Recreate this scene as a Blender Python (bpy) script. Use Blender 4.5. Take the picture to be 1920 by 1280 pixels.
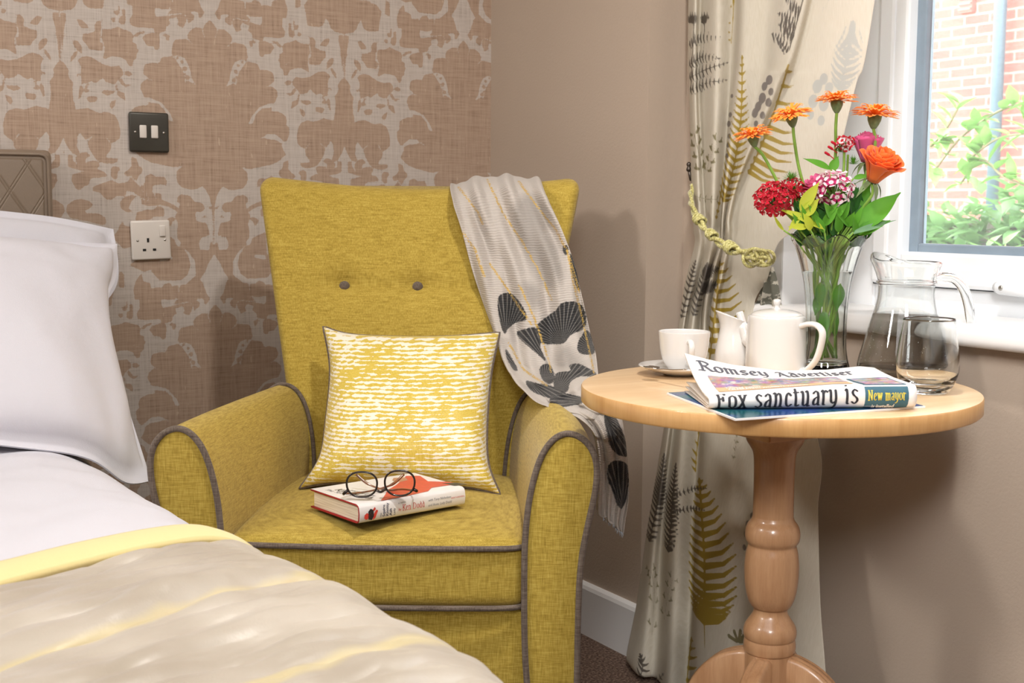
import bpy, bmesh, math, random
import numpy as np
from mathutils import Vector, Matrix, noise
from math import sin, cos, pi, sqrt, radians, atan2
random.seed(7)
for _o in list(bpy.data.objects): bpy.data.objects.remove(_o)
scn = bpy.context.scene
COL = scn.collection

# ------------------------------------------------------------------ camera
YAW = 0.543738490; PITCH = 0.105622045; ROLL = 0.00569578993
CAMO = np.array([-1.63715589, -2.81787209, 0.982671575]); FPX = 2390.0041
CF = np.array([sin(YAW)*cos(PITCH), cos(YAW)*cos(PITCH), -sin(PITCH)])
_R = np.array([cos(YAW), -sin(YAW), 0.0]); _U = np.cross(_R, CF)
CR = cos(ROLL)*_R+sin(ROLL)*_U; CU = -sin(ROLL)*_R+cos(ROLL)*_U
cam_d = bpy.data.cameras.new('camera'); cam = bpy.data.objects.new('camera', cam_d); COL.objects.link(cam)
cam.matrix_world = Matrix(((CR[0], CU[0], -CF[0], CAMO[0]), (CR[1], CU[1], -CF[1], CAMO[1]), (CR[2], CU[2], -CF[2], CAMO[2]), (0, 0, 0, 1)))
cam_d.sensor_width = 36.0; cam_d.lens = FPX/1920*36; cam_d.clip_start = 0.05; cam_d.clip_end = 200
cam_d.dof.use_dof = True; cam_d.dof.focus_distance = 2.15; cam_d.dof.aperture_fstop = 11
scn.camera = cam

# ------------------------------------------------------------------ light and exposure
w = bpy.data.worlds.new('overcast_sky'); scn.world = w; w.use_nodes = True
bg = w.node_tree.nodes['Background']; bg.inputs[0].default_value = (0.93, 0.97, 1.0, 1); bg.inputs[1].default_value = 8.2
def area(name, loc, target, size, power, col, shape='DISK', spread=180):
    l = bpy.data.lights.new(name, 'AREA'); l.energy = power; l.size = size; l.color = col; l.shape = shape
    o = bpy.data.objects.new(name, l); COL.objects.link(o); o.location = loc
    o.rotation_euler = (Vector(target)-Vector(loc)).to_track_quat('-Z', 'Y').to_euler(); l.spread = radians(spread); return o
area('ceiling_lamp_by_window', (-0.62, -1.72, 2.33), (-0.62, -1.6, 0), 0.14, 21, (1.0, 0.95, 0.90))
area('ceiling_lamp_by_door', (-3.25, -0.95, 2.3), (-0.6, -1.2, 0.5), 0.38, 28, (1.0, 0.95, 0.90))
area('ceiling_fill', (-1.9, -2.3, 2.36), (-1.7, -2.0, 0), 1.9, 38, (1.0, 0.98, 0.97), 'SQUARE')  # wide soft fill added under the ceiling to lift the whole room
area('window_corner_fill', (-2.0, -3.55, 2.1), (0.15, -1.65, 0.75), 0.7, 6.2, (1.0, 1.0, 1.0), 'SQUARE', 48)  # unseen fill light, added to brighten the window frame and table
scn.view_settings.view_transform = 'Standard'; scn.view_settings.look = 'None'
scn.view_settings.exposure = 0.0; scn.view_settings.gamma = 1.0; scn.view_settings.use_curve_mapping = False

# ------------------------------------------------------------------ helpers
def ray(px, py): return CF*FPX+CR*(px-960)-CU*(py-640)
def on(px, py, axis, val):                       # the point of a world plane seen at a photo position
    d = ray(px, py); t = (val-CAMO[axis])/d[axis]; return CAMO+d*t
FH = np.array([sin(YAW), cos(YAW), 0.0]); RH = np.array([cos(YAW), -sin(YAW), 0.0])
def dep(px, py, Z):                              # the same at a given distance in front of the viewer
    d = ray(px, py); return CAMO+d*(Z/(d@FH))
def hd(X, Z, z): return np.array([CAMO[0], CAMO[1], 0])+RH*X+FH*Z+np.array([0, 0, z])
def srgb(r, g, b):
    f = lambda c: (c/255/12.92 if c/255 <= 0.04045 else ((c/255+0.055)/1.055)**2.4)
    return (f(r), f(g), f(b), 1)
def props(o, label=None, cat=None, group=None, kind=None):
    if label: o['label'] = label
    if cat: o['category'] = cat
    if group: o['group'] = group
    if kind: o['kind'] = kind
    return o
def thing(name, label, cat, loc=(0, 0, 0), rz=0, group=None):
    o = bpy.data.objects.new(name, None); COL.objects.link(o); o.empty_display_size = 0.05
    o.location = tuple(float(c) for c in loc); o.rotation_euler = (0, 0, rz)
    return props(o, label, cat, group)
def fin(name, me, m, parent, world, smooth, origin):
    if m is not None:
        for mm in (m if isinstance(m, (list, tuple)) else [m]): me.materials.append(mm)
    if smooth: me.polygons.foreach_set('use_smooth', [True]*len(me.polygons))
    o = bpy.data.objects.new(name, me); COL.objects.link(o)
    if parent is not None:
        if world:
            chain = Matrix.Identity(4); q = parent
            while q is not None:
                chain = (Matrix.Translation(q.location) @ q.rotation_euler.to_matrix().to_4x4()) @ chain; q = q.parent
            me.transform(chain.inverted())
        o.parent = parent
    elif origin and len(me.vertices):
        n = len(me.vertices); c = np.empty(n*3); me.vertices.foreach_get('co', c); c = c.reshape(-1, 3)
        p0 = Vector(((c[:, 0].min()+c[:, 0].max())/2, (c[:, 1].min()+c[:, 1].max())/2, c[:, 2].min()))
        me.transform(Matrix.Translation(-p0)); o.location = p0
    me.update(); return o
def mesh(name, V, F, m, parent=None, world=True, smooth=True, origin=True, mi=None):
    me = bpy.data.meshes.new(name); me.from_pydata([tuple(map(float, v)) for v in V], [], [tuple(f) for f in F])
    if mi is not None: me.polygons.foreach_set('material_index', mi)
    return fin(name, me, m, parent, world, smooth, origin)
def bmobj(name, bm, m, parent=None, world=True, smooth=False, origin=True):
    bmesh.ops.recalc_face_normals(bm, faces=bm.faces[:])
    me = bpy.data.meshes.new(name); bm.to_mesh(me); bm.free(); return fin(name, me, m, parent, world, smooth, origin)
class MB:                                        # collects shapes of one mesh
    def __init__(s): s.V = []; s.F = []; s.M = []
    def add(s, V, F, mi=0):
        n = len(s.V); s.V += [tuple(map(float, v)) for v in V]; s.F += [tuple(i+n for i in f) for f in F]; s.M += [mi]*len(F); return s
    def box(s, a, b, mi=0):
        x0, y0, z0 = a; x1, y1, z1 = b
        return s.add([(x0, y0, z0), (x1, y0, z0), (x1, y1, z0), (x0, y1, z0), (x0, y0, z1), (x1, y0, z1), (x1, y1, z1), (x0, y1, z1)],
                     [(3, 2, 1, 0), (4, 5, 6, 7), (0, 1, 5, 4), (1, 2, 6, 5), (2, 3, 7, 6), (3, 0, 4, 7)], mi)
    def lathe(s, prof, n=40, c=(0, 0), cap0=False, cap1=False, mi=0, wob=None):
        V = []; F = []; K = len(prof)
        for k, (r, z) in enumerate(prof):
            for i in range(n):
                a = 2*pi*i/n; rr = r*(wob(a, z) if wob else 1); V.append((c[0]+rr*cos(a), c[1]+rr*sin(a), z))
        for k in range(K-1):
            for i in range(n):
                j = (i+1) % n; F.append((k*n+i, k*n+j, (k+1)*n+j, (k+1)*n+i))
        if cap0: F.append(tuple(range(n-1, -1, -1)))
        if cap1: F.append(tuple((K-1)*n+i for i in range(n)))
        return s.add(V, F, mi)
    def tube(s, P, r, n=8, closed=False, cap=True, mi=0, flat=None):
        P = [Vector(tuple(map(float, q))) for q in P]; K = len(P); rr = r if isinstance(r, (list, tuple)) else [r]*K
        V = []; F = []; up = None
        for k in range(K):
            t = (P[(k+1) % K]-P[k-1]) if closed else (P[min(k+1, K-1)]-P[max(k-1, 0)])
            if t.length < 1e-9: t = Vector((0, 0, 1))
            t.normalize()
            if up is None:
                up = Vector((0, 0, 1)) if abs(t.z) < 0.9 else Vector((1, 0, 0))
            up = (up-t*up.dot(t))
            if up.length < 1e-6: up = t.orthogonal()
            up.normalize(); sd = t.cross(up)
            for i in range(n):
                a = 2*pi*i/n; V.append(P[k]+(sd*cos(a)*(flat[0] if flat else 1)+up*sin(a)*(flat[1] if flat else 1))*rr[k])
        for k in range(K if closed else K-1):
            for i in range(n):
                j = (i+1) % n; k2 = (k+1) % K; F.append((k*n+i, k*n+j, k2*n+j, k2*n+i))
        if cap and not closed: F.append(tuple(range(n-1, -1, -1))); F.append(tuple((K-1)*n+i for i in range(n)))
        return s.add(V, F, mi)
    def grid(s, A, closed_u=False, mi=0, flip=False):         # A[row][col] points
        nr = len(A); nc = len(A[0]); V = [p for r_ in A for p in r_]; F = []
        for i in range(nr-1):
            for j in range(nc if closed_u else nc-1):
                k = (j+1) % nc; q = (i*nc+j, i*nc+k, (i+1)*nc+k, (i+1)*nc+j); F.append(q[::-1] if flip else q)
        return s.add(V, F, mi)
    def obj(s, name, m, parent=None, world=True, smooth=True, origin=True):
        return mesh(name, s.V, s.F, m, parent, world, smooth, origin, s.M if any(s.M) else None)
def rbox(a, b, r=0.003, seg=3):                  # a bevelled box as bmesh
    bm = bmesh.new(); bmesh.ops.create_cube(bm, size=1)
    for v in bm.verts: v.co = Vector([(a[i]+b[i])/2+v.co[i]*(b[i]-a[i]) for i in range(3)])
    if r > 0: bmesh.ops.bevel(bm, geom=bm.edges[:], offset=r, segments=seg, profile=0.5, affect='EDGES')
    return bm
def prism(P, z0, z1, r=0.0):                     # outline in xy extruded in z
    bm = bmesh.new(); vs = [bm.verts.new((x, y, z0)) for x, y in P]; f = bm.faces.new(vs)
    g = bmesh.ops.extrude_face_region(bm, geom=[f]); bmesh.ops.translate(bm, verts=[e for e in g['geom'] if isinstance(e, bmesh.types.BMVert)], vec=(0, 0, z1-z0))
    bmesh.ops.recalc_face_normals(bm, faces=bm.faces[:])
    if r: bmesh.ops.bevel(bm, geom=[e for e in bm.edges if e.calc_face_angle(0) > 0.6], offset=r, segments=2, affect='EDGES')
    return bm
def solidify(o, t, offset=-1):
    m = o.modifiers.new('thickness', 'SOLIDIFY'); m.thickness = t; m.offset = offset; return o
def subsurf(o, n=1):
    m = o.modifiers.new('smooth', 'SUBSURF'); m.levels = n; m.render_levels = n; return o
def crv(P, n=8):                                 # Catmull-Rom through points of any dimension
    P = [np.array(q, float) for q in P]; out = []
    for i in range(len(P)-1):
        p0 = P[max(i-1, 0)]; p1 = P[i]; p2 = P[i+1]; p3 = P[min(i+2, len(P)-1)]
        for k in range(n):
            t = k/n; out.append(0.5*((2*p1)+(-p0+p2)*t+(2*p0-5*p1+4*p2-p3)*t*t+(-p0+3*p1-3*p2+p3)*t**3))
    out.append(P[-1]); return out
def crv_closed(P, n=8):
    P = [np.array(q, float) for q in P]; K = len(P); out = []
    for i in range(K):
        p0, p1, p2, p3 = P[i-1], P[i], P[(i+1) % K], P[(i+2) % K]
        for k in range(n):
            t = k/n; out.append(0.5*((2*p1)+(-p0+p2)*t+(2*p0-5*p1+4*p2-p3)*t*t+(-p0+3*p1-3*p2+p3)*t**3))
    return out
def sd_poly(X, Y, P):                            # signed distance (inside positive), numpy
    d = np.full(X.shape, 1e9); ins = np.zeros(X.shape, bool); n = len(P)
    for i in range(n):
        ax, ay = P[i]; bx, by = P[(i+1) % n]; ex, ey = bx-ax, by-ay; L = ex*ex+ey*ey+1e-18
        t = np.clip(((X-ax)*ex+(Y-ay)*ey)/L, 0, 1); d = np.minimum(d, (X-ax-t*ex)**2+(Y-ay-t*ey)**2)
        if ay != by: ins ^= ((ay > Y) != (by > Y)) & (X < (bx-ax)*(Y-ay)/(by-ay)+ax)
    d = np.sqrt(d); return np.where(ins, d, -d)
def sd_line(X, Y, P, r0, r1=None):               # tapering polyline
    r1 = r0 if r1 is None else r1; d = np.full(X.shape, -1e9); n = len(P)-1
    for i in range(n):
        ax, ay = P[i]; bx, by = P[i+1]; ex, ey = bx-ax, by-ay; L = ex*ex+ey*ey+1e-18
        t = np.clip(((X-ax)*ex+(Y-ay)*ey)/L, 0, 1); r = r0+(r1-r0)*(i+t)/n
        d = np.maximum(d, r-np.hypot(X-ax-t*ex, Y-ay-t*ey))
    return d
def fattr(o, name, vals):
    a = o.data.attributes.new(name, 'FLOAT', 'POINT'); a.data.foreach_set('value', np.asarray(vals, dtype=np.float32).ravel())

# ------------------------------------------------------------------ materials
class MT:
    def __init__(s, name):
        s.m = bpy.data.materials.new(name); s.m.use_nodes = True; s.t = s.m.node_tree; s.n = s.t.nodes; s.l = s.t.links
        s.b = s.n['Principled BSDF']; s.out = s.n['Material Output']; s._c = None
    def coord(s, kind='Object', scale=(1, 1, 1), rot=(0, 0, 0)):
        c = s.n.new('ShaderNodeTexCoord'); mp = s.n.new('ShaderNodeMapping'); mp.inputs['Scale'].default_value = scale; mp.inputs['Rotation'].default_value = rot
        s.l.new(c.outputs[kind], mp.inputs['Vector']); return mp.outputs[0]
    def noise(s, scale, detail=2, rough=0.5, vec=None, sc=(1, 1, 1), rot=(0, 0, 0)):
        n = s.n.new('ShaderNodeTexNoise'); n.inputs['Scale'].default_value = scale; n.inputs['Detail'].default_value = detail; n.inputs['Roughness'].default_value = rough
        s.l.new(vec if vec is not None else s.coord(scale=sc, rot=rot), n.inputs['Vector']); return n.outputs['Fac']
    def math(s, op, a, b=0.5, c=None):
        n = s.n.new('ShaderNodeMath'); n.operation = op
        for i, v in enumerate((a, b, c)):
            if v is None: continue
            if isinstance(v, (int, float)): n.inputs[i].default_value = v
            else: s.l.new(v, n.inputs[i])
        return n.outputs[0]
    def ramp(s, f, *stops):
        n = s.n.new('ShaderNodeValToRGB'); e = n.color_ramp.elements
        while len(e) < len(stops): e.new(0.5)
        for k, (p, c) in enumerate(stops):
            e[k].position = p; e[k].color = c if isinstance(c, tuple) else (c, c, c, 1)
        s.l.new(f, n.inputs[0]); return n.outputs[0]
    def mix(s, f, a, b, mode='MIX'):
        n = s.n.new('ShaderNodeMix'); n.data_type = 'RGBA'; n.blend_type = mode
        for i, v in ((0, f), (6, a), (7, b)):
            if isinstance(v, (int, float)): n.inputs[i].default_value = v
            elif isinstance(v, tuple): n.inputs[i].default_value = v
            else: s.l.new(v, n.inputs[i])
        return n.outputs[2]
    def attr(s, name):
        n = s.n.new('ShaderNodeAttribute'); n.attribute_name = name; return n.outputs['Fac']
    def set(s, **k):
        M = dict(color='Base Color', rough='Roughness', metal='Metallic', trans='Transmission Weight', ior='IOR', sheen='Sheen Weight', coat='Coat Weight', spec='Specular IOR Level', sss='Subsurface Weight', alpha='Alpha')
        for a, v in k.items():
            i = s.b.inputs[M[a]]
            if isinstance(v, (int, float, tuple)): i.default_value = v
            else: s.l.new(v, i)
        return s
    def bump(s, h, strength=0.3, dist=0.001):
        n = s.n.new('ShaderNodeBump'); n.inputs['Strength'].default_value = strength; n.inputs['Distance'].default_value = dist
        s.l.new(h, n.inputs['Height']); s.l.new(n.outputs[0], s.b.inputs['Normal']); return s
    def translucent(s, fac, col):
        tr = s.n.new('ShaderNodeBsdfTranslucent'); mx = s.n.new('ShaderNodeMixShader'); mx.inputs[0].default_value = fac
        if isinstance(col, tuple): tr.inputs[0].default_value = col
        else: s.l.new(col, tr.inputs[0])
        s.l.new(s.b.outputs[0], mx.inputs[1]); s.l.new(tr.outputs[0], mx.inputs[2]); s.l.new(mx.outputs[0], s.out.inputs[0]); return s
def flat(name, col, rough=0.5, vary=0.06, nscale=30, bump=0.0, **k):
    t = MT(name); n = t.noise(nscale, 3)
    c2 = tuple(min(1, x*(1+vary)) for x in col[:3])+(1,); c1 = tuple(x*(1-vary) for x in col[:3])+(1,)
    t.set(color=t.ramp(n, (0.3, c1), (0.7, c2)), rough=rough, **k)
    if bump: t.bump(t.noise(nscale*6, 2), bump, 0.0008)
    return t.m
def threads(t, s1=900, s2=900, ax=('x', 'z')):   # fine slub weave, two stretched noises
    st = dict(x=(1, 0.02, 0.03), z=(0.03, 0.02, 1), y=(0.03, 1, 0.02))
    def st_(ax_, s): return t.noise(s, 1, 0.6, sc={'x': (1, 1, 0.07), 'z': (0.07, 0.07, 1), 'y': (0.07, 1, 0.07)}[ax_])
    return st_(ax[0], s1), st_(ax[1], s2)
def linen(name, lo, mid, hi, s=420, bump=0.5):
    t = MT(name); a, b = threads(t, s, s*1.1); m = t.math('ADD', t.math('MULTIPLY', a, 0.5), t.math('MULTIPLY', b, 0.5))
    g = t.noise(1400, 1); m = t.math('ADD', t.math('MULTIPLY', m, 0.8), t.math('MULTIPLY', g, 0.2))
    t.set(color=t.ramp(m, (0.36, lo), (0.5, mid), (0.66, hi)), rough=0.85, sheen=0.15, spec=0.25); t.bump(m, bump, 0.0012); return t.m
# damask motif outlines, millimetres: distance from the mirror axis, height
DAMASK={"B":[[[-10,1393],[3,1388],[12,1378],[15,1369],[18,1371],[33,1371],[45,1363],[51,1353],[49,1345],[60,1344],[79,1341],[84,1333],[86,1318],[88,1311],[86,1305],[90,1304],[109,1301],[113,1292],[115,1287],[127,1289],[145,1284],[149,1272],[149,1263],[142,1258],[139,1254],[146,1250],[155,1243],[157,1232],[152,1222],[147,1209],[156,1214],[142,1204],[140,1196],[156,1196],[168,1191],[176,1185],[178,1173],[176,1167],[184,1160],[183,1141],[175,1128],[166,1128],[165,1118],[169,1108],[175,1099],[162,1087],[150,1079],[134,1073],[114,1069],[94,1065],[78,1063],[82,1051],[82,1040],[79,1029],[69,1019],[44,1015],[36,1017],[23,1024],[15,1013],[8,1000],[5,985],[-10,983]],[[-10,1014],[10,1014],[4,987],[2,952],[2,913],[6,895],[12,878],[19,859],[14,859],[5,872],[3,893],[1,911],[-10,911]],[[19,975],[24,985],[37,989],[49,980],[53,965],[61,963],[69,963],[78,973],[87,981],[113,991],[113,984],[96,979],[82,965],[87,959],[82,942],[77,919],[75,900],[77,890],[68,886],[59,877],[38,878],[32,903],[25,913],[9,913],[13,932],[17,942],[32,944],[41,948],[39,955],[43,961],[39,971],[31,972],[23,969]],[[48,994],[51,1001],[61,1002],[70,1006],[81,999],[82,988],[70,984],[65,967],[62,967],[63,979],[57,988],[50,990]],[[3,975],[18,984],[7,971]],[[4,952],[20,959],[30,952],[13,954]],[[80,952],[95,955],[108,948],[102,938],[97,932],[93,944]],[[123,921],[103,913],[90,906],[85,892],[68,884],[65,869],[125,868]],[[77,980],[73,997],[58,1004],[43,990],[28,982],[23,971],[27,965],[40,967],[42,951],[31,940],[20,938],[17,927],[18,910],[35,909],[36,901],[32,882],[55,888],[70,892],[83,907],[84,927],[78,949]],[[95,862],[94,892],[76,890],[59,869],[54,847],[62,825],[77,814],[92,814],[124,815],[142,834],[143,852],[119,857]],[[64,886],[44,856],[43,824],[60,810],[79,795],[89,773],[17,771],[21,786],[38,802],[26,807],[34,815],[22,831],[14,850],[0,872],[-1,891],[9,899],[11,880],[32,882]],[[183,795],[177,816],[164,832],[161,814],[146,810],[143,795],[130,789],[128,773],[180,774]],[[126,791],[115,807],[102,809],[94,798],[102,796],[106,772],[127,773]],[[170,1429],[170,1387],[177,1377],[175,1365],[161,1361],[143,1362],[125,1362],[122,1351],[98,1357],[98,1366],[87,1374],[92,1384],[74,1389],[70,1380],[74,1373],[60,1367],[54,1380],[52,1391],[59,1397],[101,1390],[118,1387],[121,1392],[122,1408],[123,1433]],[[119,1433],[83,1436],[84,1415],[92,1405],[108,1404],[118,1410]],[[79,1437],[28,1441],[19,1415],[11,1405],[20,1391],[25,1393],[25,1402],[34,1410],[44,1409],[42,1400],[35,1397],[35,1388],[48,1378],[50,1389],[53,1396],[63,1399],[97,1394],[84,1406]],[[151,1339],[144,1347],[127,1353],[113,1350],[112,1338],[114,1318],[123,1316],[126,1323],[141,1325],[146,1334]],[[109,1347],[100,1353],[89,1349],[93,1336],[99,1339],[99,1346]],[[169,1343],[160,1352],[144,1355],[144,1350],[155,1347],[162,1340]],[[234,1352],[214,1354],[202,1360],[190,1355],[174,1351],[169,1343],[171,1329],[162,1326],[162,1315],[157,1314],[163,1306],[163,1296],[170,1292],[172,1279],[178,1277],[181,1280],[186,1291],[198,1296],[216,1297],[234,1288],[233,1298],[230,1309],[231,1323],[236,1333]],[[275,1340],[276,1326],[267,1317],[262,1308],[250,1307],[235,1307],[234,1322],[240,1325],[239,1343],[236,1355],[237,1366],[230,1371],[245,1368],[251,1359],[249,1347],[263,1341]],[[287,1369],[276,1369],[266,1360],[261,1352],[277,1350],[283,1359]],[[296,1325],[286,1324],[278,1314],[277,1297],[287,1305],[295,1315]],[[287,1302],[293,1301],[301,1289],[303,1276],[296,1284],[289,1294]],[[199,1407],[196,1402],[198,1383],[207,1384],[210,1394],[201,1393]],[[219,1377],[207,1379],[206,1370],[212,1368]],[[192,1397],[185,1399],[184,1377],[186,1366],[193,1364],[200,1370],[198,1381],[191,1383]],[[287,1284],[280,1290],[268,1294],[256,1291],[246,1285],[236,1279],[224,1276],[217,1275],[201,1277],[194,1269],[192,1258],[201,1253],[209,1240],[218,1238],[230,1242],[235,1251],[245,1243],[252,1238],[261,1242],[270,1237],[280,1236],[281,1253],[290,1249],[290,1255],[281,1257],[281,1271]],[[190,1266],[181,1268],[171,1261],[180,1256],[189,1259]],[[201,1253],[194,1248],[189,1239],[173,1240],[186,1232],[196,1237],[202,1246]],[[280,1236],[277,1222],[283,1205],[288,1201],[285,1227]],[[270,1235],[263,1237],[270,1226],[262,1221],[274,1217],[277,1222]],[[241,1219],[232,1225],[211,1224],[213,1219],[227,1213]],[[211,1238],[205,1237],[204,1224],[192,1221],[187,1202],[195,1207],[206,1215]],[[208,1207],[212,1192],[219,1185],[224,1192],[220,1201]],[[272,1207],[262,1211],[248,1210],[250,1199],[266,1197]],[[326,1278],[318,1280],[311,1272],[305,1262],[307,1255],[304,1245],[297,1237],[299,1226],[299,1213],[298,1200],[295,1190],[295,1178],[329,1177]],[[320,1380],[308,1379],[308,1365],[312,1350],[315,1329],[317,1303],[319,1279],[320,1279],[320,1303],[321,1337]],[[314,1334],[304,1342],[315,1328]],[[323,1383],[299,1386],[289,1394],[284,1407],[275,1419],[250,1463],[321,1465]],[[276,1419],[273,1406],[270,1399],[260,1393],[231,1395],[228,1417],[223,1441],[236,1457],[250,1459],[272,1444]],[[329,1185],[321,1185],[297,1178],[288,1182],[268,1185],[254,1179],[244,1176],[228,1179],[212,1172],[206,1160],[202,1143],[203,1125],[212,1117],[221,1112],[223,1099],[234,1085],[232,1081],[208,1081],[210,1073],[219,1069],[233,1069],[247,1072],[257,1081],[268,1098],[272,1112],[273,1116],[282,1126],[286,1134],[292,1126],[294,1104],[289,1091],[291,1084],[305,1090],[315,1106],[322,1125],[323,1126],[331,1110]],[[332,1094],[320,1095],[320,1088],[332,1088]],[[314,1085],[303,1087],[302,1073],[295,1068],[297,1080],[284,1091],[274,1093],[265,1084],[276,1079],[278,1064],[274,1072],[260,1075],[250,1072],[247,1065],[254,1056],[240,1053],[230,1042],[241,1040],[262,1038],[269,1033],[271,1024],[281,1020],[292,1011],[299,1015],[307,1031],[306,1045],[292,1048],[275,1052],[296,1055],[313,1060]],[[224,1059],[219,1064],[206,1062],[205,1055],[210,1052],[211,1037],[216,1035],[225,1042]],[[264,1019],[255,1022],[241,1028],[223,1034],[209,1027],[191,1030],[182,1041],[193,1043],[198,1050],[187,1057],[180,1065],[181,1086],[168,1081],[165,1067],[156,1060],[157,1051],[166,1043],[170,1025],[155,1024],[151,1036],[151,1044],[137,1049],[129,1043],[109,1043],[104,1035],[104,1023],[117,1026],[134,1024],[136,1010],[132,995],[123,984],[153,984],[169,1000],[177,1009],[192,1011],[194,1000],[213,1000],[226,991],[235,992],[243,999],[248,1007],[264,1010]],[[207,987],[196,998],[181,1003],[170,1000],[182,989],[189,974],[179,965],[193,965],[205,973]],[[171,965],[149,971],[135,971],[124,979],[111,973],[111,956],[135,956],[141,949],[175,947]],[[152,1011],[117,1006],[116,993],[94,984],[79,971],[81,966],[103,978],[120,982],[140,978],[160,982],[162,993]],[[318,979],[304,990],[289,993],[273,990],[263,981],[272,972],[281,969],[278,963],[253,962],[239,955],[236,940],[243,937],[278,946],[312,953],[320,967]],[[210,933],[202,949],[199,933],[198,915],[216,917]],[[212,839],[202,831],[201,799],[215,803]]],"pale":[[[85,1306],[72,1308],[57,1302],[50,1290],[45,1274],[43,1260],[32,1244],[45,1251],[54,1255],[57,1246],[62,1266],[65,1278],[76,1294]],[[85,1164],[94,1183],[112,1204],[136,1213],[155,1214],[155,1206],[142,1205],[136,1203],[118,1201],[104,1187],[96,1166]],[[99,1118],[111,1133],[131,1144],[149,1144],[167,1131],[167,1123],[151,1131],[135,1132],[123,1135],[111,1131]],[[63,1070],[78,1059],[86,1048],[86,1063]]],"dots":[[64,1294,4.0],[58,1280,5.0],[59,1268,3.0],[53,1261,5.0],[74,1302,3.0]],"lines":[[[18,1370],[12,1350]],[[51,1345],[40,1334]],[[141,1254],[130,1250]],[[87,1311],[83,1302]],[[186,1307],[175,1303]],[[170,1002],[147,989]],[[150,1009],[145,991]],[[134,1009],[125,989]],[[273,1116],[261,1126]],[[233,1126],[223,1112]],[[300,1076],[294,1064]],[[182,1043],[164,1022]],[[170,1033],[156,1009]]]}
DP,DA,DX=0.6330,0.3213,-0.7217
# ------------------------------------------------------------------ materials of the room
BEIGE = srgb(181, 160, 141)
def wall_paint():
    t = MT('beige_wall_paint'); t.set(color=t.mix(t.noise(2.5, 2), srgb(180, 163, 147), srgb(186, 170, 154)), rough=0.72, spec=0.3)
    t.bump(t.noise(170, 3, 0.6), 0.35, 0.0015); return t.m
M_paint = wall_paint()
M_white = flat('white_gloss_paint', srgb(236, 236, 236), 0.32, 0.015, 8, 0.05)
M_upvc = flat('white_window_plastic', srgb(238, 241, 244), 0.25, 0.01, 6)
M_seal = flat('grey_glazing_seal', srgb(134, 150, 164), 0.4, 0.08, 20)
M_dark = flat('dark_gap_rubber', srgb(60, 64, 70), 0.6, 0.05, 20)
M_ceil = flat('ceiling_white', srgb(235, 232, 226), 0.8, 0.02, 5)

def paper():
    t = MT('damask_wallpaper')
    a = t.attr('motif'); n1 = t.noise(240, 2); n2 = t.noise(60, 2, sc=(1, 1, 0.15))
    jag = t.math('ADD', t.math('MULTIPLY', t.math('SUBTRACT', n1, 0.5), 4.0), t.math('MULTIPLY', t.math('SUBTRACT', n2, 0.5), 2.5))
    f = t.math('MULTIPLY_ADD', t.math('ADD', a, jag), 0.9, 0.5)
    h, v = t.noise(420, 2, 0.7, sc=(0.035, 1, 1)), t.noise(420, 2, 0.7, sc=(1, 1, 0.035))
    h2, v2 = t.noise(150, 2, 0.6, sc=(0.06, 1, 1)), t.noise(150, 2, 0.6, sc=(1, 1, 0.04))
    wv = t.math('ADD', t.math('MULTIPLY', t.math('ADD', h, v), 0.32), t.math('MULTIPLY', t.math('ADD', h2, v2), 0.18))
    fi = t.noise(33, 4, 0.7); scratch = t.ramp(t.noise(120, 1, sc=(1, 1, 0.3)), (0.72, 0.0), (0.75, 1.0))
    brown = t.ramp(wv, (0.34, srgb(138, 116, 100)), (0.47, srgb(176, 152, 133)), (0.66, srgb(196, 174, 155)))
    pale = t.ramp(wv, (0.34, srgb(146, 134, 124)), (0.45, srgb(194, 184, 176)), (0.66, srgb(214, 206, 199)))
    brown = t.mix(t.math('MULTIPLY', scratch, 0.5), brown, srgb(212, 192, 172))
    c = t.mix(t.ramp(f, (0.0, 0.0), (1.0, 1.0)), pale, brown)
    t.set(color=c, rough=0.6, spec=0.3); t.bump(wv, 0.35, 0.0012); return t.m
M_paper = paper()

# wallpapered wall: one grid, the motif stored as a distance in millimetres
def damask_tile():
    DAMASK['B'] += [[[330, 938], [300, 933], [272, 917], [246, 893], [238, 866], [256, 850], [280, 858], [302, 845], [330, 850]], [[150, 925], [200, 937], [226, 912], [202, 886], [160, 895]], [[120, 868], [160, 872], [190, 850], [160, 835], [130, 842]]]
    nu, nz = 129, 254; us = np.linspace(0, DA, nu); zs = 0.80+np.linspace(0, DP, nz); X, Z = np.meshgrid(us*1000, zs*1000)
    s = np.full(X.shape, -60.0)
    for dz in (-DP*1000, 0, DP*1000):
        for P in DAMASK['B']:
            q = np.array(P, float); q[:, 1] += dz
            if q[:, 1].max() < 790 or q[:, 1].min() > 1440+10: continue
            s = np.maximum(s, sd_poly(X, Z, q))
    for dz in (-DP*1000, 0, DP*1000):
        for P in DAMASK['pale']:
            q = np.array(P, float); q[:, 1] += dz; d = sd_poly(X, Z, q)
            for du in DAMASK['dots']: d = np.minimum(d, np.hypot(X-du[0], Z-du[1]-dz)-du[2])
            s = np.minimum(s, -d)
        for L in DAMASK['lines']:
            q = np.array(L, float); q[:, 1] += dz; s = np.minimum(s, -sd_line(X, Z, q, 1.6, 1.0))
    return s
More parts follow.
